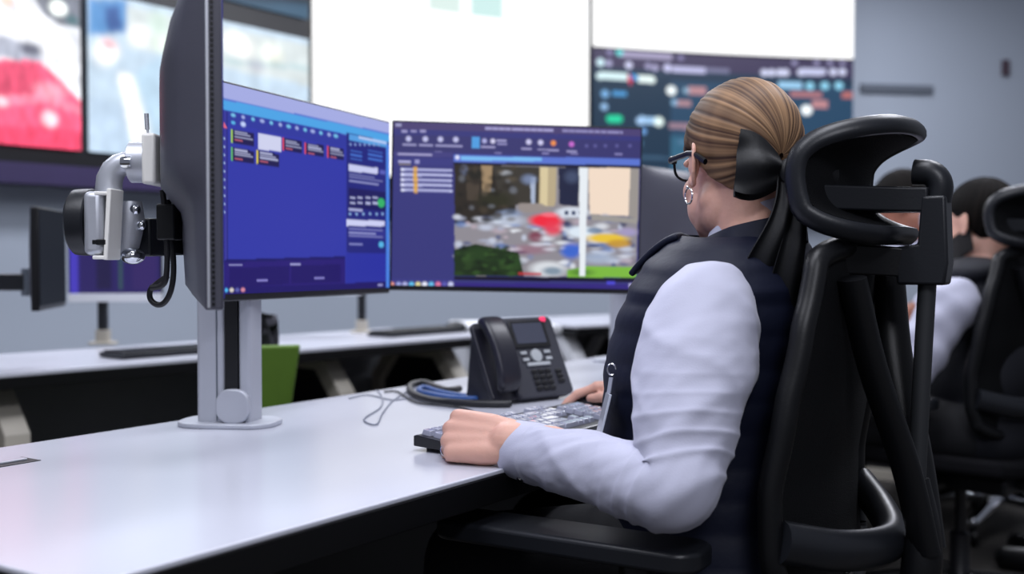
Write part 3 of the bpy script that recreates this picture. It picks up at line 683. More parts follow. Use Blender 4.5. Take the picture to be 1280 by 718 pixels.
# spring housing with round black cap
b = MB(); lathe_h(b, [(.002, -.014), (.040, -.014), (.045, -.010), (.046, .0), (.046, .012), (.044, .014), (.002, .014)], tuple(P3(105, 278, DM - .01))); b.build('round_cap', M['black2'], arm, world=True)
b = MB(); b.box(tuple(P3(127, 280, DM - .02)), (.026, .07, .086), mtx=Rm); b.build('housing', M['alu'], arm, world=True, bevel=.008)
b = MB(); b.box(tuple(P3(142, 281, DM - .03)), (.006, .05, .096), mtx=Rm @ Matrix.Rotation(.06, 3, 'Y')); b.box(tuple(P3(134, 243, DM - .03)), (.018, .05, .005), mtx=Rm); b.box(tuple(P3(132, 322, DM - .03)), (.018, .05, .005), mtx=Rm); b.build('bracket', M['offwhite'], arm, world=True, bevel=.0015)
b = MB(); b.box(tuple(P3(127, 303, DM - .045)), (.020, .02, .008), mtx=Rm); b.build('latch', M['bezel'], arm, world=True, bevel=.001)
b = MB(); b.tube([P3(163, 252, DM + .03), P3(163, 275, DM + .03), P3(160, 300, DM + .03), P3(158, 322, DM + .03)], [.016, .02, .0175, .014], 24); b.build('lower_arm', M['alu'], arm, world=True)
b = MB(); b.ell(tuple(P3(166, 320, DM + .02)), (.017, .017, .012), n=24, k=12); b.build('lower_pivot', M['chrome'], arm, world=True)
b = MB(); b.ell(tuple(P3(168, 262, DM + .02)), (.008, .01, .009)); b.ell(tuple(P3(176, 282, DM + .02)), (.006, .008, .007)); b.build('bolt', M['chrome'], arm, world=True)
b = MB(); b.bar(P3(176, 297, DM + .05), P3(250, 297, DM + .30), .03, .055); b.build('joint_block', M['black2'], arm, world=True, bevel=.004)
b = MB(); qf = bk + Vector((0, 0, .33)); b.bar(P3(240, 297, DM + .27), Vector((qf.x, qf.y, P3(240, 297, DM + .27).z)), .03, .04); b.build('rear_link', M['alu'], arm, world=True, bevel=.004)
b = MB(); b.tube([P3(188, 172, DM), P3(185, 166, DM), P3(184, 160, DM)], .0016, 8); b.tube([P3(184, 162, DM), P3(183, 142, DM)], .0032, 10); b.build('lever', M['alu'], arm, world=True)
# cables of the edge-on monitor
t = thing('monitor_cable', 'black looping cables hanging behind the edge-on monitor', 'cable', tuple(P3(208, 330, DM)))
for k, pp in enumerate(([(203, 238), (206, 262), (208, 292), (209, 325), (207, 350), (200, 358), (188, 360)], [(210, 250), (214, 290), (217, 335), (214, 362), (206, 378), (196, 381), (188, 374), (188, 363), (196, 355), (210, 345)], [(208, 236), (207, 214), (206, 200)])):
    b = MB(); b.tube(catmull([P3(x, y, DM + .02 * k + .01) for x, y in pp], 6), .0042 if k < 2 else .003, 10); b.build('cable', M['cable'], t, world=True)
b = MB(); b.box(tuple(P3(212, 278, DM + .02)), (.026, .04, .05), mtx=Rm); b.build('connector', M['black'], t, world=True, bevel=.003)

# ---- keyboard
kb = thing('keyboard', 'black computer keyboard on the white desk under the woman in the navy vest', 'keyboard', (1.572, 1.012, ZD))
KW, KD = .47, .138
prof = [(-KD/2, .002), (-KD/2, .009), (-KD/2 + .004, .0115), (KD/2 - .006, .0255), (KD/2, .0235), (KD/2, .008)]
b = MB(); b.prism(prof, -KW/2, KW/2, Matrix(((0, 0, 1, 0), (1, 0, 0, 0), (0, 1, 0, 0), (0, 0, 0, 1)))); b.build('base', M['keybase'], kb, bevel=.0015)
def keycap(w_, d_=.0165, h_=.0085):
    b_ = MB(); b_.v = [Vector(q) for q in [(-w_/2, -d_/2, 0), (w_/2, -d_/2, 0), (w_/2, d_/2, 0), (-w_/2, d_/2, 0), (-w_/2+.0018, -d_/2+.002, h_), (w_/2-.0018, -d_/2+.002, h_), (w_/2-.0018, d_/2-.0012, h_), (-w_/2+.0018, d_/2-.0012, h_)]]
    b_.f = [[3, 2, 1, 0], [4, 5, 6, 7], [0, 1, 5, 4], [1, 2, 6, 5], [2, 3, 7, 6], [3, 0, 4, 7]]
    return b_
kt = {}
sl = math.atan2(.0140, KD - .01)
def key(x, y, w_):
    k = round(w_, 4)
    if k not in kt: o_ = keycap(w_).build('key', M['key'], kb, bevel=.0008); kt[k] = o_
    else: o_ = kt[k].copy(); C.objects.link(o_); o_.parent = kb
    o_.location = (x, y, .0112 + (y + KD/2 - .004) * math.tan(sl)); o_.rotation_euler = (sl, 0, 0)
U_ = .0190; x_l = -KW/2 + .008
rows = [([1] * 13, .058), ([1] * 13 + [2], .036), ([1.5] + [1] * 12 + [1.5], .0175), ([1.75] + [1] * 11 + [2.25], -.0015), ([2.25] + [1] * 10 + [2.75], -.0205), ([1.5, 1.2, 1.3, 6.2, 1.3, 1.2, 2.3], -.0395)]
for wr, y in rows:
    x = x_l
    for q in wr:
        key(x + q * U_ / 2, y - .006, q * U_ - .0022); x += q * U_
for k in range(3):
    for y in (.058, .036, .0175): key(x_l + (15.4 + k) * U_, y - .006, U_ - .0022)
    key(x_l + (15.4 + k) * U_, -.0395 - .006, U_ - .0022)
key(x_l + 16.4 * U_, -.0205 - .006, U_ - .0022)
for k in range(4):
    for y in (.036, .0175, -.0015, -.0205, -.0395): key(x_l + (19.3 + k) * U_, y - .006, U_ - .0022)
for sx in (-1, 1): MB().box((sx * .2, KD/2 - .015, .006), (.03, .01, .012)).build('foot', M['keybase'], kb)
b = MB(); b.tube(catmull([(1.62, 1.081, .742), (1.60, 1.12, .7335), on(590, 514, .7335), on(560, 508, .7335), on(520, 503, .7335), on(497, 490, .7335), on(480, 490, .7335)], 8), .0022, 8)
o = b.build('keyboard_cable', M['cable'], None); tag(o, 'thin black cord running from the keyboard across the white desk', 'cable')
# ---- mouse under the right hand
ms = thing('computer_mouse', 'small black mouse under the right hand of the woman in the navy vest', 'mouse', (1.872, 1.075, ZD), .1)
b = MB(); b.ell((0, 0, .012), (.030, .055, .022), n=32, k=20); 
b.v = [Vector((v.x * (1 - .1 * (v.y > 0)), v.y, max(.001, v.z))) for v in b.v]; b.build('shell', M['black2'], ms)
MB().box((0, .03, .031), (.006, .014, .006)).build('wheel', M['slot'], ms, bevel=.002)
# ---- phone
ph = thing('desk_phone', 'black office phone with grey buttons and a red light on the white desk', 'phone', (1.925, 1.235, ZD), math.radians(-17))
al = math.radians(63)
ux = Vector((1, 0, 0)); uz = Vector((0, math.cos(al), math.sin(al))); un = Vector((0, -math.sin(al), math.cos(al)))
PM = Matrix((ux, uz, un)).transposed().to_4x4(); PM.translation = Vector((0, -.005, .012))
PWd, PHt = .206, .177
def pbox(cx_, cy_, cz_, w_, h_, t_): b_ = MB(); b_.box((0, 0, 0), (w_, h_, t_)); b_.xf(PM @ Matrix.Translation((cx_, cy_, cz_))); return b_
b = MB(); b.prism(rrect(PWd - .058, PHt, .012), -.022, 0); b.xf(PM @ Matrix.Translation((.030, PHt/2, 0))); b.build('body', M['phone'], ph, bevel=.003)
b = MB(); b.prism(rrect(.07, PHt - .004, .012), -.024, -.012); b.xf(PM @ Matrix.Translation((-.068, PHt/2, 0))); b.build('cradle', M['phoned'], ph, bevel=.003)
# wedge stand behind
b = MB(); b.prism([(.01, 0), (.13, 0), (.125, .02), (.108, .160), (.092, .160), (.022, .02)], -.085, .08, Matrix(((0, 0, 1, 0), (1, 0, 0, 0), (0, 1, 0, 0), (0, 0, 0, 1)))); b.build('stand', M['phoned'], ph, bevel=.006)
pbox(.030, .138, .0015, .096, .062, .005).build('display_bezel', M['bezel'], ph, bevel=.002)
pbox(.028, .139, .0045, .080, .046, .001).build('display', M['lcd'], ph)
pbox(.077, .170, .003, .014, .010, .006).build('message_lamp', M['red'], ph, bevel=.002)
b = MB(); b.lathe([(.001, .0), (.014, .0), (.014, .004), (.001, .0045)], (0, 0, 0), 28); b.xf(PM @ Matrix.Translation((.030, .089, .0))); b.build('navigation_button', M['grey_btn'], ph)
for x, y in ((-.002, .096), (.062, .096), (.0, .081), (.062, .081)): pbox(x, y, .002, .016, .007, .004).build('soft_button', M['grey_btn'], ph, bevel=.0015)
pbox(.030, .070, .002, .062, .008, .004).build('function_bar', M['grey_btn'], ph, bevel=.0015)
kk = None
for i in range(3):
    for j in range(4):
        if kk is None: kk = pbox(0, 0, .002, .014, .009, .004).build('dial_button', M['bezel'], ph, bevel=.0015); o_ = kk
        else: o_ = kk.copy(); C.objects.link(o_); o_.parent = ph
        o_.location = PM.to_3x3() @ Vector((.012 + i * .018, .054 - j * .0125, 0))
for j in range(3): pbox(.077, .052 - j * .011, .002, .016, .008, .004).build('side_button', M['bezel'], ph, bevel=.0015)
# handset
b = MB(); hpts = [Vector((-.074, y, z - .006)) for y, z in ((.012, .012), (.03, .024), (.06, .034), (.095, .037), (.13, .034), (.16, .024), (.178, .014))]
for i in range(len(hpts) - 1): pass
vs = []; n = len(hpts)
ws = [.026, .028, .027, .027, .027, .028, .026]; ths = [.012, .014, .011, .010, .011, .014, .012]
for i, q in enumerate(hpts):
    for x, y in rrect(ws[i] * 2, ths[i] * 2, ths[i] * .7, 3): vs.append(q + Vector((x, 0, y)))
k = len(vs) // n
b.add(vs, [(i * k + j, i * k + (j + 1) % k, (i + 1) * k + (j + 1) % k, (i + 1) * k + j) for i in range(n - 1) for j in range(k)] + [tuple(range(k))[::-1], tuple((n - 1) * k + j for j in range(k))])
b.xf(PM); b.build('handset', M['phoned'], ph, sub=1)
# thick black handset cord looping flat on the desk, with blue network lead inside
def onp(px, py, z=ZD): return on(px, py, z)
lp = [(636, 505), (610, 505), (580, 504), (552, 502), (530, 498), (516, 492), (512, 485), (518, 480), (532, 479), (545, 484), (560, 488), (574, 486)]
pts = catmull([on(x, y, ZD + .008) for x, y in lp], 6)
vs = []
b = MB(); b.tube(pts, .0075, 12, round_=True)
o = b.build('handset_cord', M['cable'], ph, world=False)
iv = ph.matrix_basis.inverted() if False else (Matrix.Translation(ph.location) @ Matrix.Rotation(ph.rotation_euler.z, 4, 'Z')).inverted()
for v in o.data.vertices: v.co = iv @ v.co
b = MB(); b.tube(catmull([on(x, y, ZD + .006) for x, y in ((652, 488), (610, 497), (575, 498), (545, 494), (524, 489), (530, 484), (550, 490), (580, 495), (612, 493), (650, 480))], 6), .0055, 10)
o = b.build('network_cable', M['blue'], None); tag(o, 'bright blue network cable coiled inside the black cord left of the phone', 'cable')
for pp, lab in (([(520, 484), (505, 492), (490, 502), (478, 517), (470, 531), (455, 524), (475, 510), (478, 498), (472, 488)], 'thin grey wire with a kink lying on the white desk left of the phone'),
                ([(516, 497), (490, 500), (460, 494), (436, 498)], 'faint pale wire lying near the back edge of the white desk')):
    b = MB(); b.tube(catmull([on(x, y, ZD + .0022) for x, y in pp], 8), .0016, 8); o = b.build('thin_wire', M['greycable'], None); tag(o, lab, 'cable')
# third post and its dark panel at the right of the middle monitors
pp_ = on(776, 452, ZD); pp_.y = min(pp_.y, 1.58)
p3_ = thing('monitor_column', 'silver monitor column at the right end of the two middle monitors', 'monitor stand', (pp_.x, pp_.y, ZD), cr)
MB().prism(rrect(.16, .10, .04), 0, .009).build('base_plate', M['alu_light'], p3_, bevel=.003)
MB().prism(rrect(.062, .06, .012), .009, .42).build('column', M['alu_light'], p3_)
d3 = (pp_ - cam.location).dot(F)
MB().bar(tuple((0, .0, .36)), (.0, -.12, .36), .04, .04).build('arm_link', M['black2'], p3_, bevel=.003)
b = MB(); b.tube(catmull([(-.01, -.03, .30), (-.02, -.05, .24), (.0, -.055, .21), (.03, -.05, .225), (.06, -.04, .26)], 6), .0035, 8); b.build('cable', M['cable'], p3_)
pa, pb = at(800, 320, d3 - .22), at(862, 320, d3 + .02)
c, rz, Wx = face_between(pa, pb)
monitor('monitor', 'dark monitor turned away, just behind the face of the woman in the navy vest', (c.x, c.y, CAMZ + .055), rz + PI, .40, .36, paint=Paint(20, 12, '2b2548'), bulge=.04)

# ------------------------------------------------------------------ second row things
def rowmon(lab, px, d, Wd, Hg, zb, rz, col, strip=None, postz=True, tilt=0, bulge=.03):
    q = at(px, 320, d)
    P_ = Paint(60, 30, col)
    P_.P([(.0, 0), (.09, 0), (.09, 1), (0, 1)], '4a3fc0', .9); P_.R(.3, .1, .45, .9, '1d1a38', .7); P_.R(.55, .1, .57, .9, '3f6a50', .6); P_.R(.7, 0, .95, .9, '3a2a66', .6)
    P_.blur(1)
    return monitor('monitor', lab, (q.x, q.y, zb + Hg / 2), rz, Wd, Hg, paint=P_, stripcol=strip, bez=(.006, .028 if strip else .012), tilt=tilt, bulge=bulge)
zb = CAMZ - 57 * 3.75 / F_PX
rowmon('small far monitor with a purple screen and a silver lower strip, on the second row', 144, 3.72, .30, .19, zb, TH - PI/2 + .15, '2c2360', M['white'])
q = at(128, 438, 3.72)
def post(lab, px, d, ztop):
    q = at(px, 320, d)
    t = thing('monitor_post', lab, 'monitor stand', (q.x, q.y, .731), TH - PI/2)
    b_ = MB(); b_.prism(rrect(.09, .07, .02), 0, .008); b_.build('base_plate', M['beige'], t, bevel=.003)
    b_ = MB(); b_.prism(rrect(.045, .04, .01), .008, .05); b_.build('lower_sleeve', M['beige'], t)
    b_ = MB(); b_.prism(rrect(.030, .03, .006), .05, ztop - .731); b_.build('post', M['black2'], t)
    return t
post('small dark and beige post under the purple-lit far monitor', 128, 3.78, zb + .04)
post('small pale post of a hidden far monitor, seen below the middle-left monitor', 452, 4.35, CAMZ - .1)
q = at(452, 320, 4.42); monitor('monitor', 'far monitor on the second row hidden behind the middle-left monitor, silver edge showing', (at(380, 320, 4.1).x, at(380, 320, 4.1).y, .885 + .12), TH - PI/2 + .15, .42, .24, paint=Paint(10, 8, '2c2360'), stripcol=M['white'], bez=(.006, .028))
q = at(66, 320, 2.95)
monitor('monitor', 'dark far monitor seen at a steep angle on a black side arm at far left', (q.x, q.y, CAMZ - .008), TH + .39 - .22, .30, .262, paint=Paint(10, 8, '1f232c'), bulge=.02)
sa = thing('side_mount', 'black horizontal arm with a grey joint holding the angled far monitor at far left', 'monitor mount', tuple(at(0, 352, 3.0)))
MB().bar(at(-40, 353, 3.0), at(34, 353, 2.98), .04, .045).build('bar', M['black2'], sa, world=True, bevel=.005)
b = MB(); b.tube([at(35, 336, 2.98), at(35, 370, 2.98)], .017, 16); b.build('joint', M['slot'], sa, world=True)
b = MB(); zc_ = at(-40, 353, 3.0); b.tube([(zc_.x, zc_.y, .731), (zc_.x, zc_.y, 1.05)], .02, 16); b.build('post', M['alu_light'], sa, world=True)
def flatthing(name, lab, cat, px, py, size, m_, rz=0, d=None, build=None):
    q = on(px, py, .731) ; t = thing(name, lab, cat, (q.x, q.y, .7315), rz)
    return t
def far_keyboard(lab, px, py, rz):
    q = on(px, py, .731); t = thing('keyboard', lab, 'keyboard', (q.x, q.y, .7315), rz)
    MB().box((0, 0, .009), (.40, .13, .016)).build('base', M['black2'], t, bevel=.003)
    b_ = MB()
    for i in range(18):
        for j in range(5): b_.box((-.18 + i * .021, -.048 + j * .024, .019), (.017, .019, .005))
    o_ = b_.build('key_field', M['bezel'], t); return t
far_keyboard('dark slim keyboard lying on the second row desk left of the silver column', 214, 443, ANG2)
far_keyboard('grey keyboard lying on the second row desk below the middle-right monitor', 522, 418, ANG2)
q = on(570, 413, .731); t = thing('computer_mouse', 'small black mouse on the second row desk left of the phone', 'mouse', (q.x, q.y, .7315), ANG2)
b = MB(); b.ell((0, 0, .014), (.05, .035, .022)); b.v = [Vector((v.x, v.y, max(.001, v.z))) for v in b.v]; b.build('shell', M['black2'], t)
# green chair with a grey coat behind the column
q = at(318, 433, 2.85)
gc_ = thing('green_chair', 'green upholstered chair between the desk rows, right of the silver column', 'chair', (q.x, q.y, 0), TH - PI/2)
ztp = CAMZ - 113 * 2.85 / F_PX
def gb_(u, v):
    wv = .17 + (.125) * v; x = (u - .5) * wv - .02 + .04 * v
    return (x, .0 + .05 * (1 - v) * 0 + .8 * x * x, .42 + v * (ztp - .42))
def gb_(u, v):
    zz_ = .40 + v * (ztp - .40); xl = -.13; xr = .065 + .055 * v ** 1.2
    x = xl + (xr - xl) * u; return (x, .6 * x * x - .02 * v, zz_ + .006 * u)
b = MB(); b.grid(gb_, 16, 16, thick=.03); b.build('backrest', M['green'], gc_, bevel=.006)
b = MB(); b.box((-.01, -.20, .40), (.30, .36, .06)); b.build('seat', M['green'], gc_, bevel=.02)
for x in (-.14, .12):
    for y in (-.35, -.04): MB().tube([(x, y, 0), (x * .9, y, .38)], .011, 10).build('leg', M['chrome'], gc_)
q = at(331, 425, 2.98)
jk = thing('folded_coat', 'dark grey coat slumped behind the green chair', 'coat', (q.x, q.y, .731))
jb = MB(); jb.grid(lambda u, v: tuple(at(316 + 8 * (1 - v) ** 2 + u * (8 + 26 * (v) ** 1.2), 392 + v * 44, 2.98 + .02 * math.sin(u * 9 + v * 5))), 16, 16, thick=.03)
jb.build('cloth', mat('grey_wool', '3a3a42', .9, var=.3, vscale=20, bump=.3), jk, world=True)
# ------------------------------------------------------------------ high-backed mesh office chair (faces local +Y)
def office_chair(label, loc, rz, group, base_m, dz=0):
    t = thing('office_chair', label, 'office chair', loc, rz, group)
    K, K2 = M['black'], M['black2']
    for k in range(5):
        a = math.radians(90 + 72 * k + 20); d = Vector((math.cos(a), math.sin(a), 0))
        lg = MB().tube([d * .03 + Vector((0, 0, .115)), d * .16 + Vector((0, 0, .105)), d * .30 + Vector((0, 0, .078))], [.030, .024, .017], 14).build('leg', base_m, t)
        b_ = MB(); wv = Vector((-d.y, d.x, 0))
        for s_ in (-1, 1):
            m_ = Matrix((d, Vector((0, 0, 1)), wv)).transposed()
            b_.lathe([(.004, -.009), (.026, -.009), (.029, -.004), (.029, .004), (.026, .009), (.004, .009)], tuple(d * .325 + wv * .015 * s_ + Vector((0, 0, .029))), 20, m_)
        b_.tube([d * .30 + Vector((0, 0, .078)), d * .315 + Vector((0, 0, .05))], .010, 10)
        b_.build('caster', M['bezel'], lg)
    b_ = MB(); b_.lathe([(.035, .09), (.035, .13), (.028, .14), (.028, .25), (.016, .26), (.016, .40)]); b_.build('gas_column', M['bezel'] if base_m is not M['chrome'] else M['chrome'], t)
    MB().box((0, -.02, .415), (.20, .30, .05)).build('tilt_mechanism', K2, t, bevel=.012)
    b_ = MB(); b_.grid(lambda u, v: ((u - .5) * .50 * (1 - .08 * abs(2 * v - 1) ** 4), -.22 + v * .47, .445 + .02 * (abs(2 * u - 1) ** 3) - .03 * max(0, v - .8) ** 1 * 2), 20, 20, thick=.045); b_.build('seat', M['fabric'], t, bevel=.015)
    # backrest
    tabY = [(.56, -.170, .19), (.64, -.160, .215), (.72, -.160, .218), (.82, -.175, .210), (.92, -.187, .190), (1.00, -.190, .160), (1.045, -.190, .13)]
    def bp(x, z):
        y, hw = interp(tabY, z); q = x / hw; return Vector((x, y + .030 * q * q * (hw / .22) ** 1.2, z + .0))
    def bgrid(u, v):
        z = .575 + v * .455; y, hw = interp(tabY, z); return bp((2 * u - 1) * hw * .99, z)
    b_ = MB(); b_.grid(bgrid, 26, 34, thick=.006); b_.build('backrest', M['mesh'], t, angle=80)
    ring = []
    for z in np.linspace(.60, 1.0, 14): y, hw = interp(tabY, float(z)); ring.append(bp(hw, float(z)))
    for a in np.linspace(.3, PI - .3, 9): hw = .158; ring.append(bp(hw * math.cos(a), 1.0 + .045 * math.sin(a) ** .6))
    for z in np.linspace(1.0, .60, 14): y, hw = interp(tabY, float(z)); ring.append(bp(-hw, float(z)))
    for a in np.linspace(PI + .25, 2 * PI - .25, 9): ring.append(bp(.205 * math.cos(a), .60 + .05 * math.sin(a)))
    ring.append(ring[0]); b_ = MB(); b_.tube(catmull(ring, 3), .0165, 14, caps=False); b_.build('backrest_frame', K, t)
    # lumbar bar across the bottom and diagonal braces
    b_ = MB(); b_.tube(catmull([bp(-.215, .66) + Vector((0, -.012, 0)), Vector((-.12, -.20, .635)), Vector((0, -.235, .625)), Vector((.12, -.20, .635)), bp(.215, .66) + Vector((0, -.012, 0))], 6), .022, 14, flat=1.3); b_.build('lumbar_bar', K2, t)
    for s_ in (-1, 1):
        b_ = MB(); b_.tube(catmull([Vector((s_ * .11, -.205, 1.0)), Vector((s_ * .075, -.225, .88)), Vector((s_ * .035, -.262, .74)), Vector((s_ * .012, -.285, .62))], 6), [.024] * 19, 14, flat=.6); b_.build('brace', K, t)
    # spine
    b_ = MB(); b_.tube(catmull([(0, -.282, 1.01), (0, -.276, .88), (0, -.270, .72), (0, -.268, .64)], 6), .0125, 14); b_.build('spine_rod', M['panel'], t)
    b_ = MB(); b_.tube(catmull([(0, -.275, .72), (0, -.280, .64), (0, -.27, .54), (0, -.24, .455), (0, -.14, .415), (0, -.05, .41)], 6), [.012] + [.012 + .016 * min(1, i / 8) for i in range(1, 31)], 16); b_.build('spine', K, t)
    # clamp block and top yoke
    b_ = MB(); b_.prism([(-.308, .990), (-.245, .990), (-.240, 1.042), (-.272, 1.046), (-.276, 1.112), (-.308, 1.112), (-.312, 1.02)], -.024, .024, Matrix(((0, 0, 1, 0), (1, 0, 0, 0), (0, 1, 0, 0), (0, 0, 0, 1)))); b_.build('clamp_block', K2, t, bevel=.004)
    b_ = MB(); b_.grid(lambda u, v: ((2 * u - 1) * (.022 + .11 * v ** 2.2), -.262 + .080 * v + .02 * (abs(2 * u - 1)) ** 2 * v, 1.000 + .008 * v), 14, 14, thick=.04); b_.build('yoke', K, t, bevel=.006, angle=60)
    # headrest with its bracket
    def hp(x, z):
        q = (z - 1.135) / .08; y = -.170 + 1.1 * x * x - (.090 if q > 0 else .062) * abs(q) ** 3.0; z -= .016 * max(0, abs(q) - .6) * (1 if q > 0 else -1) * abs(q); a_ = math.radians(-4); y += .2; return Vector((x * math.cos(a_) - y * math.sin(a_), x * math.sin(a_) + y * math.cos(a_) - .2, z))
    hr = []
    for a in np.linspace(0, 2 * PI, 40, endpoint=False):
        c_, s_ = math.cos(a), math.sin(a); e = .62
        hr.append(hp(.145 * math.copysign(abs(c_) ** e, c_), 1.133 + .082 * math.copysign(abs(s_) ** e, s_) - (.012 if s_ < 0 else 0) * abs(c_)))
    hr.append(hr[0]); b_ = MB(); b_.tube(catmull(hr, 2), .0100, 12, caps=False, flat=1.5, up=(0, 1, 0)); b_.build('headrest_frame', K2, t)
    def hg(u, v):
        z = -1 + 2 * v; w_ = (1 - abs(z) ** 3.2) ** (1 / 3.2) if abs(z) < 1 else 0.02
        return hp((2 * u - 1) * .142 * max(.55, w_), 1.133 + .08 * z)
    b_ = MB(); b_.grid(hg, 24, 28, thick=.012); b_.build('headrest', M['mesh'], t, angle=80)
    b_ = MB(); b_.grid(lambda u, v: ((2 * u - 1) * (.022 + .100 * (1 - v) ** 1.5), -.285 + .115 * (1 - v) + .06 * (1 - v) * (abs(2 * u - 1) ** 2) * .5, 1.128 - .004 * v), 14, 14, thick=.034); b_.build('headrest_arm', K2, t, bevel=.005, angle=60)
    b_ = MB(); b_.tube(catmull([(0, -.262, 1.146), (0, -.285, 1.143), (0, -.296, 1.128), (0, -.294, 1.105)], 5), .018, 16, flat=1.0); b_.build('hinge', K2, t)
    # armrests
    for s_ in (-1, 1):
        ar = MB(); n_ = [(x_, y_) for x_, y_ in rrect(.095, .40, .035)]; ar.prism(n_, .630, .658, Matrix.Translation((s_ * .285, .13, 0))); o_ = ar.build('armrest', M['black2'], t, bevel=.006)
        b_ = MB(); b_.tube(catmull([(s_ * .285, .03, .633), (s_ * .29, .02, .56), (s_ * .28, .01, .46), (s_ * .20, 0, .415), (s_ * .08, 0, .41)], 5), [.024] * 21, 14, flat=.7); b_.build('armrest_post', K, o_)
    return t
CH = office_chair('high-backed black mesh office chair with headrest holding the woman in the navy vest', (1.592, .668, 0), math.radians(3), 'black mesh office chairs', M['black'])
# background chairs: own labels
def ch_copy(label, loc, rz, chrome=False):
    c = copy_tree(CH); c.location = loc; c.rotation_euler = (0, 0, rz); c['label'] = label
    if chrome:
        for q in c.children:
            if q.name.split('.')[0] in ('leg', 'gas_column'):
                q.data = q.data.copy(); q.data.materials[0] = M['chrome']
    return c
ch_copy('black mesh office chair at the right edge behind the man in the dark vest', (3.30, .70, 0), math.radians(-14))

# ------------------------------------------------------------------ people
def bake(mb, name, material, parent, voxel, smooth_it=4, fac=.5, post=None, disp=None):
    me = bpy.data.meshes.new('tmp'); me.from_pydata([tuple(v) for v in mb.v], [], mb.f)
    bm = bmesh.new(); bm.from_mesh(me)
    # every island is a closed volume: make its faces point outwards
    bmesh.ops.recalc_face_normals(bm, faces=bm.faces); bm.to_mesh(me); bm.free()
    o = bpy.data.objects.new('tmp', me); C.objects.link(o)
    r = o.modifiers.new('r', 'REMESH'); r.mode = 'VOXEL'; r.voxel_size = voxel; r.adaptivity = 0
    if smooth_it: s = o.modifiers.new('s', 'SMOOTH'); s.factor = fac; s.iterations = smooth_it
    dg = bpy.context.evaluated_depsgraph_get(); dg.update()
    m2 = bpy.data.meshes.new_from_object(o.evaluated_get(dg)); bpy.data.objects.remove(o)
    m2.name = name
    if post: post(m2)
    if disp:
        n = len(m2.vertices); co = np.empty(n * 3, np.float32); m2.vertices.foreach_get('co', co); co = co.reshape(-1, 3)
        no = np.empty(n * 3, np.float32); m2.vertices.foreach_get('normal', no); no = no.reshape(-1, 3)
        co2 = co + no * disp(co)[:, None]; m2.vertices.foreach_set('co', co2.astype(np.float32).ravel()); m2.update()
    m2.materials.clear(); m2.materials.append(material)
    m2.polygons.foreach_set('use_smooth', [True] * len(m2.polygons))
    q = bpy.data.objects.new(name, m2); C.objects.link(q); q.parent = parent; return q
def T3(loc, yaw=0, pitch=0, roll=0): return Matrix.Translation(loc) @ Matrix.Rotation(yaw, 4, 'Z') @ Matrix.Rotation(pitch, 4, 'X') @ Matrix.Rotation(roll, 4, 'Y')
def put(dst, src, m): src.xf(m); dst.add(src.v, src.f)
def head_parts(female=True):
    b = MB(); k = 1.0 if female else 1.04
    b.ell((0, -.014, .032), (.071 * k, .090 * k, .083 * k), n=32, k=24)
    b.ell((0, .022, -.020), (.060 * k, .066 * k, .078 * k), n=28, k=20)
    b.ell((0, .030, -.066), (.046 * k, .050, .042), n=24, k=16)       # jaw
    b.ell((0, .068, -.095), (.022, .018, .018)); 
    for s in (-1, 1):
        b.ell((s * .036, .058, -.028), (.026, .026, .026)); b.tube([(s * .048, -.002, -.050), (s * .038, .035, -.080), (s * .015, .066, -.098)], [.020, .020, .016], 12, round_=True); b.ell((s * .034, .036, -.055), (.030, .040, .038)); b.ell((s * .038, .004, -.055), (.026, .040, .045))
        b.tube([(s * .008, .088, .022), (s * .034, .082, .024), (s * .052, .066, .016)], [.007, .008, .006], 10, round_=True)
    b.tube([(0, .088, .018), (0, .098, -.005), (0, .106, -.027)], [.008, .009, .012], 12, round_=True)
    for s in (-1, 1): b.ell((s * .011, .096, -.030), (.008, .010, .008))
    b.tube([(-.022, .082, -.058), (0, .092, -.055), (.022, .082, -.058)], [.005, .008, .005], 10, round_=True)
    b.tube([(-.019, .080, -.066), (0, .090, -.068), (.019, .080, -.066)], [.005, .009, .005], 10, round_=True)
    # neck
    b.tube([(0, -.018, -.04), (0, -.022, -.09), (0, -.026, -.14), (0, -.030, -.20)], [.052, .050 * k, .050 * k, .056], 28, round_=True)
    return b
def ear_parts(s, k=1.0):
    b = MB(); pts = []
    for a in np.linspace(-1.9, 2.2, 16): pts.append((s * (.0775 * k + .008 * math.cos(a)), -.006 - .0150 * math.cos(a - .25) * 1.0, .002 + .029 * math.sin(a)))
    b.tube(pts, .0042, 8, round_=True)
    b.ell((s * .076 * k, -.004, .004), (.006, .013, .024)); b.ell((s * .0765 * k, .004, -.022), (.006, .008, .010)); b.ell((s * .078 * k, .005, -.002), (.004, .005, .006))
    return b
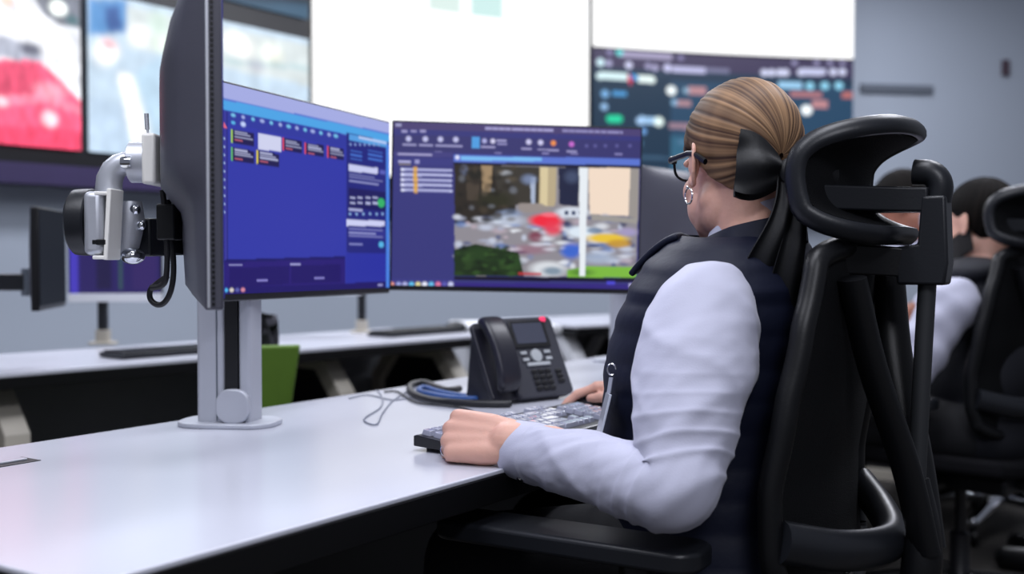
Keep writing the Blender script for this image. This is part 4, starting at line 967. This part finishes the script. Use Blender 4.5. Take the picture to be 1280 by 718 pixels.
def hand_parts(side, curls, spread=.0, thumb=None, scale=1.0, thumb_dir=None):
    """local: +y along the hand, +z back of the hand, thumb on +x * side"""
    b = MB(); mcp = [(.027, .084), (.009, .088), (-.009, .084), (-.025, .074)]; L = [(.042, .024, .020), (.046, .028, .021), (.042, .026, .021), (.033, .020, .018)]; rr = [.0092, .0094, .0090, .0080]
    for i, (x, y) in enumerate(mcp):
        b.tube([(x * .45, -.005, .0), (x * .75, .035, .002), (x, y, .002)], [.0165, .0155, .0118], 14, round_=True)
        p = Vector((x, y, .002)); pts = [p.copy()]; az = spread * (1.5 - i)
        for j in range(3):
            a = math.radians(curls[i][j]); d = Vector((math.sin(az), math.cos(az), 0)) * math.cos(a) + Vector((0, 0, -1)) * math.sin(a)
            p = p + d * L[i][j]; pts.append(p.copy())
        r = rr[i]; fine = []; rad = []
        for j in range(3):
            fine += [pts[j], pts[j] * .5 + pts[j + 1] * .5]; rad += [r * (1.12, 1.04, .96)[j], r * (.97, .92, .90)[j]]
        fine.append(pts[3]); rad.append(r * .80); b.tube(fine, rad, 14, round_=True)
    b.ell((-.012, .040, -.008), (.020, .036, .013)); b.ell((.020, .036, -.010), (.018, .032, .014))
    th = thumb or [(.022, .012, -.006), (.040, .042, -.014), (.046, .070, -.018), (.044, .092, -.020)]
    b.tube(th, [.0145, .0125, .0108, .0085], 14, round_=True)
    b.tube([(0, -.055, 0), (0, -.02, 0), (0, .005, 0)], [.026, .0255, .0265], 20, round_=True)
    b.v = [Vector((v.x * side, v.y, v.z)) * scale for v in b.v]
    return b
# ---- the woman at the near desk
WO = Vector((1.575, .62, .46))
wm = thing('person', 'woman in white shirt and navy vest at the near desk, black bow in her hair', 'person', tuple(WO))
def wl(p): return Vector(p) - WO
HC = Vector((1.572, .650, 1.161)); HY = math.radians(-38); HM_ = T3(HC - WO, HY, math.radians(-6), 0)
SHL, ELL, WRL = Vector((1.405, .632, .945)), Vector((1.262, .606, .740)), Vector((1.331, .880, .752))
SHR, ELR, WRR = Vector((1.740, .655, .985)), Vector((1.945, .780, .775)), Vector((1.905, .980, .765))
body = MB()
put(body, head_parts(), HM_)
for s in (-1, 1): put(body, ear_parts(s), HM_)
tor = MB()
tor.ell((1.575, .640, .56), (.165, .12, .12), n=32, k=20); tor.ell((1.575, .68, .72), (.135, .105, .16), n=32, k=20); tor.ell((1.575, .655, .90), (.150, .095, .13), n=32, k=20)
tor.ell((1.575, .645, 1.0), (.13, .07, .05), n=28, k=16)
for sh, el, wr in ((SHL, ELL, WRL), (SHR, ELR, WRR)): tor.tube([sh, sh * .6 + el * .4, el, el * .6 + wr * .4, wr], [.046, .043, .036, .036, .026], 18, round_=True)
for s in (-1, 1):
    tor.tube([(1.575 + s * .09, .63, .56), (1.575 + s * .11, .85, .56), (1.575 + s * .12, 1.06, .53)], [.085, .075, .060], 22, round_=True)
    tor.tube([(1.575 + s * .12, 1.06, .53), (1.575 + s * .12, 1.08, .35), (1.575 + s * .12, 1.05, .10)], [.058, .050, .036], 20, round_=True)
tor.v = [wl(v) for v in tor.v]; body.add(tor.v, tor.f)
# left hand: loosely closed, heel on the desk, fingers on the end of the keyboard
dL = Vector((1.322, .975, .785)) - WRL
lh = hand_parts(1, [(58, 120, 165), (64, 126, 172), (68, 130, 176), (66, 126, 172)], spread=-.04, thumb=[(.022, .012, -.006), (.036, .040, -.022), (.030, .064, -.034), (.016, .078, -.038)], scale=1.16)
MLH = T3(wl(WRL + Vector((-.010, .006, .011))), math.radians(10), math.radians(2), math.radians(-48))
put(body, lh, MLH)
rh = hand_parts(-1, [(20, 40, 55), (22, 45, 60), (30, 60, 80), (38, 70, 95)], spread=.05, scale=.98)
MRH = T3(wl(WRR + Vector((-.002, .0, .012))), math.radians(14), math.radians(-2), math.radians(8))
put(body, rh, MRH)
wbody = bake(body, 'body', M['skin'], wm, .0030, smooth_it=5)
# hair: strands run from the knot over the skull; the shell dips under the skin at the hairline
def hair_mesh(parent, mtx, name, knot, colsA, colsB, rad=(.0815, .1025, .0945), cen=(0, -.014, .034), female=True, seed=1):
    nl, nc = 240, 90; K_ = Vector(knot).normalized(); e1 = K_.cross(Vector((1, 0, 0))).normalized(); e2 = K_.cross(e1)
    vs = []; cols = []
    rs = random.Random(seed)
    streak = [noise.fractal(Vector((math.cos(2 * PI * i / nl) * 9, math.sin(2 * PI * i / nl) * 9, seed)), 1, 2.2, 4) for i in range(nl)]
    fine_ = [rs.uniform(-1, 1) for _ in range(nl)]
    for j in range(nc + 1):
        th = PI * (.015 + .985 * j / nc)
        for i in range(nl):
            la = 2 * PI * i / nl + .30 * math.sin(th) * (0 if not female else 1)
            d = K_ * math.cos(th) + (e1 * math.cos(la) + e2 * math.sin(la)) * math.sin(th)
            p = Vector((d.x * rad[0], d.y * rad[1], d.z * rad[2])) + Vector(cen)
            # hairline height
            y = p.y; x = abs(p.x)
            tab = [(-.12, -.075), (-.06, -.062), (-.030, -.030), (-.012, .010), (.006, .030), (.035, .020), (.058, .026), (.078, .060), (.12, .085)] if female else [(-.12, -.125), (-.05, -.115), (-.022, -.035), (.0, .026), (.03, .035), (.06, .055), (.085, .085), (.12, .09)]
            zl = interp(tab, y)[0]
            t = max(0, min(1, (p.z - zl + .012) / .024)); t = t * t * (3 - 2 * t)
            rip = (.0016 * streak[i] + .0007 * fine_[i]) * (math.sin(th) ** .5 if female else 1) * t
            sc_ = .86 + .14 * t
            c0 = Vector((0, -.01, .02)); q = c0 + (p - c0) * sc_ + d * rip
            vs.append(tuple(mtx @ q))
            w = .5 + .75 * streak[i] + .30 * fine_[i] + .12 * noise.noise(Vector((p.x * 60, p.y * 60, p.z * 20)))
            w = max(0, min(1, w)); 
            root = max(0, min(1, (p.y + .55 * p.z + .02) / .10)) * 1.4     # darker natural roots over the crown, lighter tied lengths
            ca, cb = colsA, colsB; c_ = [ca[k] * (1 - w) + cb[k] * w for k in range(3)]; c_ = [q_ * (1 - min(1, root) * .55) for q_ in c_]; cols.append((*c_, 1))
    fs = [(j * nl + i, j * nl + (i + 1) % nl, (j + 1) * nl + (i + 1) % nl, (j + 1) * nl + i) for j in range(nc) for i in range(nl)]
    me = bpy.data.meshes.new(name); me.from_pydata(vs, [], fs); ca_ = me.color_attributes.new('strand', 'FLOAT_COLOR', 'POINT')
    ca_.data.foreach_set('color', np.array(cols, np.float32).ravel())
    m = bpy.data.materials.new(name + '_strands'); m.use_nodes = True; nt = m.node_tree; a = nt.nodes.new('ShaderNodeAttribute'); a.attribute_name = 'strand'
    bs = nt.nodes['Principled BSDF']; nt.links.new(a.outputs[0], bs.inputs['Base Color']); bs.inputs['Roughness'].default_value = .55 if female else .75; bs.inputs['Specular IOR Level'].default_value = .22 if female else .12; bs.inputs['Anisotropic'].default_value = .5
    me.materials.append(m); me.polygons.foreach_set('use_smooth', [True] * len(me.polygons))
    o = bpy.data.objects.new(name, me); C.objects.link(o); o.parent = parent; return o, m
KN = Vector((.012, -.104, -.034))
hr_, HMAT = hair_mesh(wm, HM_, 'hair', (.06, -.93, -.40), lin('3e2b25'), lin('a07e5e'))
# low ponytail
b = MB(); b.tube(catmull([KN + Vector((0, .012, .004)), KN + Vector((0, -.012, -.012)), KN + Vector((.0, -.010, -.05)), KN + Vector((.004, .004, -.10)), KN + Vector((.004, .0, -.15))], 6), [.018] * 4 + [.020 - .0006 * i for i in range(21)], 24, flat=.8)
vs_ = b.v; b.v = [HM_ @ v for v in b.v]; pt = b.build('ponytail', M['darkhair'], wm)
pt.data.materials[0] = mat('brown_lengths', '6b4a36', .45, var=.5, vscale=260, stretch=(1, 1, .08), bump=.5, bscale=200)
# bow
def bow_lobe(s):
    def f(u, v):
        a = u; wdt = .010 + .034 * math.sin(min(1, a * 1.15) * PI / 2) ** .9; x = s * (.004 + .066 * a)
        z = (v - .5) * 2 * wdt + .008 * a; puff = .017 * math.sin(PI * min(1, a * .95 + .05)) * math.cos((v - .5) * PI)
        return Vector((x, -.004 - puff - .012 * math.sin(v * 12 + a * 3) * .22 - .020 * a * a * 0, z))
    return f
BM_ = HM_ @ T3(KN + Vector((-.006, -.012, .006)), math.radians(-16), 0, math.radians(8))
b = MB(); 
for s in (-1, 1):
    q = MB(); q.grid(bow_lobe(s), 24, 20, thick=.003 * s); b.add(q.v, q.f)
    q = MB(); q.grid(lambda u, v: bow_lobe(s)(u, v) + Vector((0, .016 * math.sin(PI * (u * .95 + .05)) + .004, -.006)), 20, 16, thick=.003 * s); b.add(q.v, q.f)
b.xf(BM_); bow = b.build('bow', M['ribbon'], wm, angle=70)
b = MB(); b.ell((0, -.010, 0), (.014, .013, .019)); b.xf(BM_); b.build('knot', M['ribbon'], bow)
for s, l in ((-1, .17), (1, .20)):
    def tail(u, v): return Vector((s * (.004 + .020 * v) + (u - .5) * (.018 + .034 * v) + .006 * math.sin(v * 6), -.014 - .018 * math.sin(v * PI) + .03 * v + .004 * math.sin(u * 7), -.008 - v * l))
    b = MB(); b.grid(tail, 10, 24, thick=.002); b.xf(BM_); b.build('ribbon_tail', M['ribbon'], bow, angle=70)
# glasses
gl = MB()
def lens_ring(s):
    out = []
    for a in np.linspace(0, 2 * PI, 28, endpoint=False):
        c_, s_ = math.cos(a), math.sin(a); e = .7
        out.append(Vector((s * .036 + .027 * math.copysign(abs(c_) ** e, c_), .098 - .10 * abs(s * .036 + .027 * c_) * .35 * 1.0 + .004 * s_, .008 + .021 * math.copysign(abs(s_) ** e, s_))))
    return out
for s in (-1, 1):
    r_ = lens_ring(s); r_.append(r_[0]); gl.tube(r_, .0022, 8, caps=False)
gl.tube([(-.010, .100, .014), (0, .103, .017), (.010, .100, .014)], .0022, 8)
for s in (-1, 1):
    gl.tube(catmull([(s * .062, .094, .018), (s * .072, .090, .018), (s * .078, .070, .016), (s * .0815, .035, .014), (s * .0835, .005, .012), (s * .0865, -.022, .004), (s * .0865, -.048, -.010)], 6), [.0042] * 12 + [.0034] * 25, 8, flat=1.35)
gl.xf(HM_ @ Matrix.Translation((.003, -.004, .007))); gls = gl.build('glasses', M['glasses'], wm)
for s in (-1, 1):
    q = MB(); r_ = lens_ring(s); cen_ = sum(r_, Vector()) / len(r_); q.add([cen_] + r_, [(0, i + 1, (i + 1) % 28 + 1) for i in range(28)]); q.xf(HM_ @ Matrix.Translation((.003, -.004, .007))); q.build('lens', M['lens'], gls)
# eyes, eyebrows
for s in (-1, 1):
    q = MB(); q.ell((s * .031, .077, .006), (.0115, .0115, .0105)); q.xf(HM_); e_ = q.build('eye', mat('eye_white', 'e8e4e0', .2), wm)
    q = MB(); q.ell((s * .031, .0865, .006), (.0055, .003, .0055)); q.xf(HM_); q.build('iris', M['darkhair'], e_)
# hoop earrings
for s in (-1, 1):
    q = MB(); q.tube([(s * .082 + .0, .006 + .0115 * math.sin(a), -.043 + .0115 * math.cos(a)) for a in np.linspace(0, 2 * PI, 25)], .0014, 8, caps=False); q.ell((s * .083, .006, -.030), (.0025, .0025, .0025)); q.xf(HM_); q.build('hoop_earring', M['silver'], wm)
# vest ---------------------------------------------------------------
tabV = [(.47, .185, .150, .625), (.56, .190, .150, .650), (.66, .180, .155, .675), (.76, .182, .158, .690), (.85, .190, .156, .682), (.93, .190, .146, .670), (.985, .184, .134, .662), (1.020, .164, .120, .658), (1.048, .128, .100, .652), (1.066, .086, .078, .645)]
def vest_pt(u, v, off=0):
    z = .47 + (1.062 - .47) * v; a_, b__, c_ = interp(tabV, z); th = 2 * PI * u; e = .95
    cx_, sy_ = math.cos(th), math.sin(th)
    x = a_ * math.copysign(abs(cx_) ** e, cx_); y = b__ * math.copysign(abs(sy_) ** e, sy_)
    if y > 0: y *= 1.03 + .05 * math.exp(-((z - .90) / .05) ** 2) * math.exp(-((abs(x) - .075) / .06) ** 2)
    sh = -.030 * (abs(x) / .19) ** 2 * (v > .8) * (v - .8) * 4
    puff = .0018 * abs(math.sin((z - .47) * PI / .045)) ** .8 * (1 if z < .99 else .3)
    r_ = 1 + (off + puff) / .15
    return wl(Vector((1.575 + x * r_, c_ + y * r_, z + sh)))
b = MB(); nu, nv = 96, 110
vs = [vest_pt(i / nu, j / nv) for j in range(nv + 1) for i in range(nu)]
fs = [(j * nu + i, j * nu + (i + 1) % nu, (j + 1) * nu + (i + 1) % nu, (j + 1) * nu + i) for j in range(nv) for i in range(nu)] + [tuple(range(nu))[::-1]]
b.add(vs, fs); vest = b.build('vest', M['vest'], wm, angle=80)
# standing collar of the vest, open at the front
def collar(r0, r1, z0, z1, open_, lean, cx_=(1.573, .640), tl=.020):
    def f(u, v):
        th = PI / 2 + open_ + (2 * PI - 2 * open_) * u; r_ = r0 + (r1 - r0) * v
        yy = math.sin(th); z = z0 + (z1 - z0) * v - tl * yy - .008 * v * max(0, yy)
        return wl(Vector((cx_[0] + r_ * 1.02 * math.cos(th), cx_[1] + r_ * yy + lean * v * -1, z)))
    return f
b = MB(); b.grid(collar(.084, .070, 1.030, 1.070, .30, .010), 60, 10, thick=.007); b.build('vest_collar', M['vest'], vest, bevel=.002, angle=70)
b = MB(); b.grid(collar(.064, .060, 1.046, 1.094, .22, .012, tl=.024), 60, 10, thick=.003); b.build('shirt_collar', M['shirt'], wm, angle=70)
# open lapel and hood edge hanging forward at the chest
b = MB(); b.grid(lambda u, v: wl(Vector((1.560 + .13 * (u - .5), .712 + .075 * v + .012 * math.sin(u * PI), 1.052 - .055 * v ** 1.6 + .004 * math.sin(u * 6)))), 14, 12, thick=.010); b.build('lapel', M['vest'], vest, bevel=.004)
b = MB(); b.grid(lambda u, v: wl(Vector((1.575 + .004 * math.sin(v * 9) + .012 * (u - .5), vest_pt(.25, v * .93 + .02).y + WO.y + .003, .482 + .54 * v))), 2, 40, thick=.004); b.build('zip', M['bezel'], vest)
# sleeves with folds --------------------------------------------------
def sleeve(name, sh, el, wr, rads, seed, bend_dir):
    shin = sh + Vector((.05 if sh.x < 1.575 else -.05, .005, .022))
    pts = catmull([shin, sh, sh * .55 + el * .45, sh * .18 + el * .82 , el + (wr - sh) * .0, el * .80 + wr * .20, el * .45 + wr * .55, wr + (wr - el).normalized() * .006], 14)
    # relax the elbow
    for _ in range(44): pts = [pts[0]] + [(pts[i - 1] + pts[i] * 2 + pts[i + 1]) / 4 for i in range(1, len(pts) - 1)] + [pts[-1]]
    # resample evenly
    Ls = [0]; 
    for a, c_ in zip(pts, pts[1:]): Ls.append(Ls[-1] + (c_ - a).length)
    N = 210; P_ = []
    for i in range(N + 1):
        t = Ls[-1] * i / N; k = min(len(Ls) - 2, next((q for q in range(len(Ls) - 1) if Ls[q + 1] >= t), len(Ls) - 2)); f_ = (t - Ls[k]) / max(1e-9, Ls[k + 1] - Ls[k]); P_.append(pts[k] * (1 - f_) + pts[k + 1] * f_)
    ke = min(range(N + 1), key=lambda i: (P_[i] - el).length); te = ke / N
    inner = ((sh - el).normalized() + (wr - el).normalized()).normalized()
    nu_ = 96; vs = []; prev = None
    for i in range(N + 1):
        t = i / N; T = (P_[min(i + 1, N)] - P_[max(i - 1, 0)]).normalized(); u = (inner if prev is None else prev); u = (u - T * u.dot(T)).normalized(); prev = u; bb = T.cross(u)
        r = interp(rads, t)[0]
        for j in range(nu_):
            a = 2 * PI * j / nu_; ca, sa_ = math.cos(a), math.sin(a)
            q = (t - te)
            w_in = .5 + .5 * ca; env = math.exp(-(q / .17) ** 2)
            # folds fan out from the inside of the elbow
            ph = q * (46 + 10 * math.sin(seed)) * (1 - .35 * sa_) + 2.2 * ca * math.copysign(1, q)
            fold = max(0, 1.1 - math.sqrt(.02 + math.sin(ph) ** 2)) ** 2.2
            d_ = .0075 * env * fold * (.50 - .10 * w_in) - .007 * env * w_in
            p0 = P_[i]; d_ += .0038 * noise.fractal(Vector((p0.x * 14 + ca * .9, p0.y * 14 + sa_ * .9, p0.z * 14 + seed)), 1, 2, 3)
            # long drag folds on the upper arm and the forearm
            d_ += .0035 * (1.1 - math.sqrt(.03 + math.sin(t * 17 + a * 1.5 + seed + .6 * math.sin(a * 2)) ** 2)) ** 3 * (1 - env)
            d_ += .0045 * (1.1 - math.sqrt(.04 + math.sin(t * 9 - a * 1.0 + 1.3 * seed) ** 2)) ** 4
            cuff = 1 if t > .925 else 0
            if t > .90: d_ *= max(.25, 1 - (t - .90) * 12)
            rr_ = r + d_ + (.0022 if t > .925 else 0)
            if i == 0: rr_ *= .3
            vs.append(wl(p0) + (u * ca + bb * sa_) * rr_)
    fs = [(i * nu_ + j, i * nu_ + (j + 1) % nu_, (i + 1) * nu_ + (j + 1) % nu_, (i + 1) * nu_ + j) for i in range(N) for j in range(nu_)]
    fs.append(tuple(range(nu_))[::-1])
    # the cuff turns inside so that it has an edge
    T = (P_[N] - P_[N - 1]).normalized(); last = N * nu_; cpt = wl(P_[N]); base = len(vs)
    for k, (sc_, bk_) in enumerate(((.965, .0), (.93, -.004), (.90, -.03))):
        for j in range(nu_): v = vs[last + j]; vs.append(cpt + (v - cpt) * sc_ + T * bk_)
    prev_ = last
    for k in range(3):
        cur = base + k * nu_; fs += [(prev_ + j, prev_ + (j + 1) % nu_, cur + (j + 1) % nu_, cur + j) for j in range(nu_)]; prev_ = cur
    b_ = MB(); b_.add(vs, fs); o_ = b_.build(name, M['shirt'], wm, angle=75)
    return o_, P_, N
slv, PL, NL = sleeve('shirt_sleeve', SHL, ELL, WRL, [(0, .060), (.10, .076), (.22, .078), (.38, .068), (.50, .056), (.60, .052), (.75, .047), (.90, .040), (1, .0385)], 1.0, 0)
sleeve('shirt_sleeve', SHR, ELR, WRR, [(0, .060), (.10, .074), (.25, .070), (.42, .060), (.6, .052), (.75, .045), (.90, .038), (1, .037)], 2.3, 0)
# cuff button
k = int(NL * .94); T = (PL[k + 3] - PL[k - 3]).normalized(); dn = (-F * .75 - Zv * .65); dn = (dn - T * dn.dot(T)).normalized()
b = MB(); b.lathe([(.001, 0), (.0050, 0), (.0050, .002), (.001, .0025)], tuple(wl(PL[k] + dn * .0425)), 16, dn.to_track_quat('Z', 'Y').to_matrix()); b.build('cuff_button', M['bezel'], slv)
# trousers and shoes
tr = MB()
tr.ell((1.575, .640, .565), (.180, .135, .105), n=32, k=20)
for s in (-1, 1):
    tr.tube([(1.575 + s * .09, .64, .565), (1.575 + s * .11, .85, .565), (1.575 + s * .12, 1.055, .54)], [.096, .088, .074], 24, round_=True)
    tr.tube([(1.575 + s * .12, 1.06, .54), (1.575 + s * .12, 1.085, .35), (1.575 + s * .12, 1.06, .11)], [.074, .066, .058], 24, round_=True)
tr.v = [wl(v) for v in tr.v]
bake(tr, 'trousers', M['trouser'], wm, .008, smooth_it=4)
for s in (-1, 1):
    b = MB(); b.tube([(1.575 + s * .12, 1.02, .045), (1.575 + s * .12, 1.10, .05), (1.575 + s * .12, 1.20, .035)], [.036, .042, .034], 18, round_=True); b.v = [wl(Vector((v.x, v.y, max(.004, v.z)))) for v in b.v]; b.build('shoe', M['black'], wm)
# ring on the left hand
b = MB(); rc = MLH @ ((Vector((-.009, .084, .002)) + Vector((0, math.cos(math.radians(68)), -math.sin(math.radians(68)))) * .024) * 1.16)
ax = (MLH.to_3x3() @ Vector((0, math.cos(math.radians(62)), -math.sin(math.radians(62))))).normalized()
mq = ax.to_track_quat('Z', 'Y').to_matrix(); b.tube([rc + mq @ Vector((  .0112 * math.cos(a), .0112 * math.sin(a), 0)) for a in np.linspace(0, 2 * PI, 25)], .0014, 8, caps=False); b.build('ring', M['silver'], wm)
# badge hanging from the vest
bd = thing('badge_holder', 'clear badge on a thin grey lanyard hanging in front of the navy vest', 'badge', tuple(at(764, 462, 1.59)))
b = MB(); b.tube([at(765, 462, 1.59) + R * (.006 * math.cos(a)) + Zv * (.008 * math.sin(a)) for a in np.linspace(0, 5.2, 16)], .0014, 8); b.build('hook', M['silver'], bd, world=True)
b = MB(); b.bar(at(764, 472, 1.59), at(761, 492, 1.585), .006, .002); b.build('strap', M['greycable'], bd, world=True)
b = MB(); p0_, p1_ = at(761, 492, 1.585), at(745, 558, 1.58); b.bar(p0_, p1_, .0035, .055, up=tuple(F)); b.build('card_sleeve', mat('clear_plastic', 'b9bec8', .15, spec=.8), bd, world=True, bevel=.001)

# ---- the two men further along the desk
def man(label, base, yaw, headc, hyaw, hpitch, torso, arms, shirt, vest_m, skin, beard, sitting=True, legs=None):
    t = thing('person', label, 'person', tuple(base)); B = Vector(base)
    HMm = T3(headc - B, hyaw, hpitch, 0)
    b = MB(); put(b, head_parts(False), HMm)
    for s in (-1, 1): put(b, ear_parts(s, 1.04), HMm)
    q = MB()
    for c_, r_ in torso: q.ell(tuple(c_), tuple(x * .88 for x in r_), n=24, k=16)
    q.tube([headc + Vector((0, -.03, -.08)), torso[-1][0]], [.055, .06], 20, round_=True)
    for sh, el, wr in arms: q.tube([sh, el, wr], [.048, .042, .028], 16, round_=True)
    for lg in legs: q.tube(lg, [.085, .065, .042][:len(lg)], 16, round_=True)
    q.v = [v - B for v in q.v]; b.add(q.v, q.f)
    for k, (sh, el, wr) in enumerate(arms):
        d = (wr - el); yw = math.atan2(-d.x, d.y); put(b, hand_parts(1 if k == 0 else -1, [(15, 35, 50)] * 4, .04, scale=1.05), T3(wr - B, yw, math.radians(-8), 0))
    bake(b, 'body', skin, t, .006, smooth_it=3)
    hair_mesh(t, HMm, 'hair', (0, -.3, .95), lin('080706'), lin('1a1512'), rad=(.084, .104, .097), female=False, seed=5)[0]
    if beard:
        q = MB(); q.grid(lambda u, v: HMm @ Vector(((.072 - .006 * v) * math.sin((u - .5) * 3.4), -.005 + .096 * math.cos((u - .5) * 3.4), -.045 - .075 * v + .012 * v * v + .040 * abs(2 * u - 1) ** 2)), 24, 12, thick=.006); q.build('beard', M['darkhair'], t)
    nk = headc + Vector((0, -.02, -.165)); q = MB(); q.grid(lambda u, v: nk - B + Vector((.072 * math.cos(2 * PI * u), .072 * math.sin(2 * PI * u), .045 * v - .012 * math.sin(2 * PI * u))), 32, 4, thick=.012); q.build('collar', vest_m, t)
    q = MB()
    for c_, r_ in torso: q.ell(tuple(c_), r_, n=32, k=20)
    q.v = [v - B for v in q.v]; bake(q, 'vest' if vest_m is M['vest2'] else 'shirt', vest_m, t, .009, smooth_it=5)
    for sh, el, wr in arms:
        q = MB(); e2_ = el + (wr - el) * (.86 if shirt is M['shirt'] else .25)
        q.tube(catmull([sh, sh * .5 + el * .5, el, e2_], 5), [.070, .070, .069, .068, .066, .066, .065, .064, .062, .062, .060, .058, .055, .052, .048, .045], 22, round_=True)
        q.v = [v - B for v in q.v]
        bake(q, 'shirt_sleeve', shirt, t, .008, smooth_it=3, disp=lambda co: (.004 * np.sin(co[:, 2] * 70 + co[:, 0] * 40) * np.sin(co[:, 1] * 55)).astype(np.float32))
    q = MB()
    for lg in legs: q.tube(lg, [.098, .080, .062][:len(lg)], 18, round_=True)
    q.v = [v - B for v in q.v]; bake(q, 'trousers', M['trouser'], t, .012, smooth_it=3)
    for lg in legs:
        e_ = lg[-1]; q = MB(); q.tube([(e_.x, e_.y - .04, .045), (e_.x, e_.y + .14, .038)], [.042, .038], 14, round_=True); q.v = [Vector((v.x, v.y, max(.004, v.z))) - B for v in q.v]; q.build('shoe', M['black'], t)
    return t
V = Vector
x1 = 3.30
man('seated man with dark hair and beard, white shirt under a dark vest', V((x1, .62, .46)), 0, V((3.315, .66, 1.115)), math.radians(-22), math.radians(-8),
    [(V((x1, .64, .56)), (.19, .15, .13)), (V((x1, .66, .72)), (.18, .15, .17)), (V((x1, .66, .88)), (.20, .135, .13)), (V((x1, .66, .985)), (.20, .10, .045))],
    [(V((x1 - .20, .68, .905)), V((x1 - .27, .78, .735)), V((x1 - .22, 1.06, .785))), (V((x1 + .20, .68, .925)), V((x1 + .27, .82, .74)), V((x1 + .16, 1.09, .775)))],
    M['shirt'], M['vest2'], M['skin'], True,
    legs=[[V((x1 + s * .10, .66, .56)), V((x1 + s * .13, 1.06, .55)), V((x1 + s * .13, 1.08, .11))] for s in (-1, 1)])
x2 = 4.05
gshirt = mat('pale_grey_shirt', 'b4b6c6', .8, var=.03)
man('man in a pale grey shirt leaning over the desk behind the seated bearded man', V((x2, .56, 0)), 0, V((3.95, 1.03, 1.195)), math.radians(0), math.radians(-38),
    [(V((x2, .56, .90)), (.18, .13, .14)), (V((x2 - .02, .66, 1.02)), (.18, .15, .15)), (V((x2 - .04, .80, 1.12)), (.20, .15, .12)), (V((x2 - .06, .90, 1.15)), (.13, .10, .07))],
    [(V((x2 - .23, .82, 1.08)), V((x2 - .29, .86, .90)), V((x2 - .24, 1.06, .775))), (V((x2 + .17, .86, 1.08)), V((x2 + .22, .95, .88)), V((x2 + .12, 1.18, .775)))],
    gshirt, gshirt, M['skin_brown'], False,
    legs=[[V((x2 + s * .10, .55, .90)), V((x2 + s * .11, .60, .48)), V((x2 + s * .11, .55, .11))] for s in (-1, 1)])

# ---- stool with a chrome star base and low drawer units at the right
st = thing('stool', 'round black stool on a chrome five-star base, at the lower right', 'stool', (4.52, .80, 0), .5)
for k in range(5):
    a = 2 * PI * k / 5; d = Vector((math.cos(a), math.sin(a), 0))
    lg = MB().tube([d * .03 + V((0, 0, .130)), d * .18 + V((0, 0, .118)), d * .34 + V((0, 0, .085))], [.034, .028, .020], 14, round_=True).build('leg', M['chrome'], st)
    b_ = MB(); b_.lathe([(.004, -.018), (.027, -.018), (.030, -.010), (.030, .010), (.027, .018), (.004, .018)], tuple(d * .335 + V((0, 0, .030))), 20, Matrix.Rotation(a, 3, 'Z') @ Matrix.Rotation(PI/2, 3, 'X')); b_.tube([d * .335 + V((0, 0, .05)), d * .335 + V((0, 0, .085))], .009, 10); b_.build('caster', M['bezel'], lg)
MB().lathe([(.03, .11), (.03, .20), (.018, .21), (.018, .42)]).build('gas_column', M['chrome'], st)
MB().lathe([(.02, .42), (.17, .425), (.185, .44), (.185, .475), (.17, .49), (.02, .495)], n=40).build('seat', M['fabric'], st)
def drawer_unit(lab, loc, rz, w_, d_, h_, n_, m_):
    t = thing('drawer_unit', lab, 'drawer unit', loc, rz, None)
    MB().box((0, d_ / 2, h_ / 2 + .03), (w_, d_, h_ - .04)).build('body', m_, t, bevel=.004)
    hh = (h_ - .06) / n_
    for i in range(n_):
        dr = MB().box((0, -.008, .055 + hh * (i + .5)), (w_ - .01, .016, hh - .008)).build('drawer', m_, t, bevel=.003)
        MB().box((0, -.02, .055 + hh * (i + .78)), (.10, .012, .008)).build('handle', M['alu'], dr, bevel=.002)
    for x in (-1, 1):
        for y in (.04, d_ - .04): MB().tube([(x * (w_ / 2 - .04), y, 0), (x * (w_ / 2 - .04), y, .06)], .02, 12).build('foot', M['bezel'], t)
    return t
drawer_unit('beige drawer unit under the near desk, seen below the black chair back', (3.74, 1.20, 0), 0, .40, .40, .52, 3, M['beige'])
drawer_unit('pale grey low drawer unit on the floor at the right edge', (5.35, .35, 0), -.9, .50, .45, .36, 1, M['beige'])
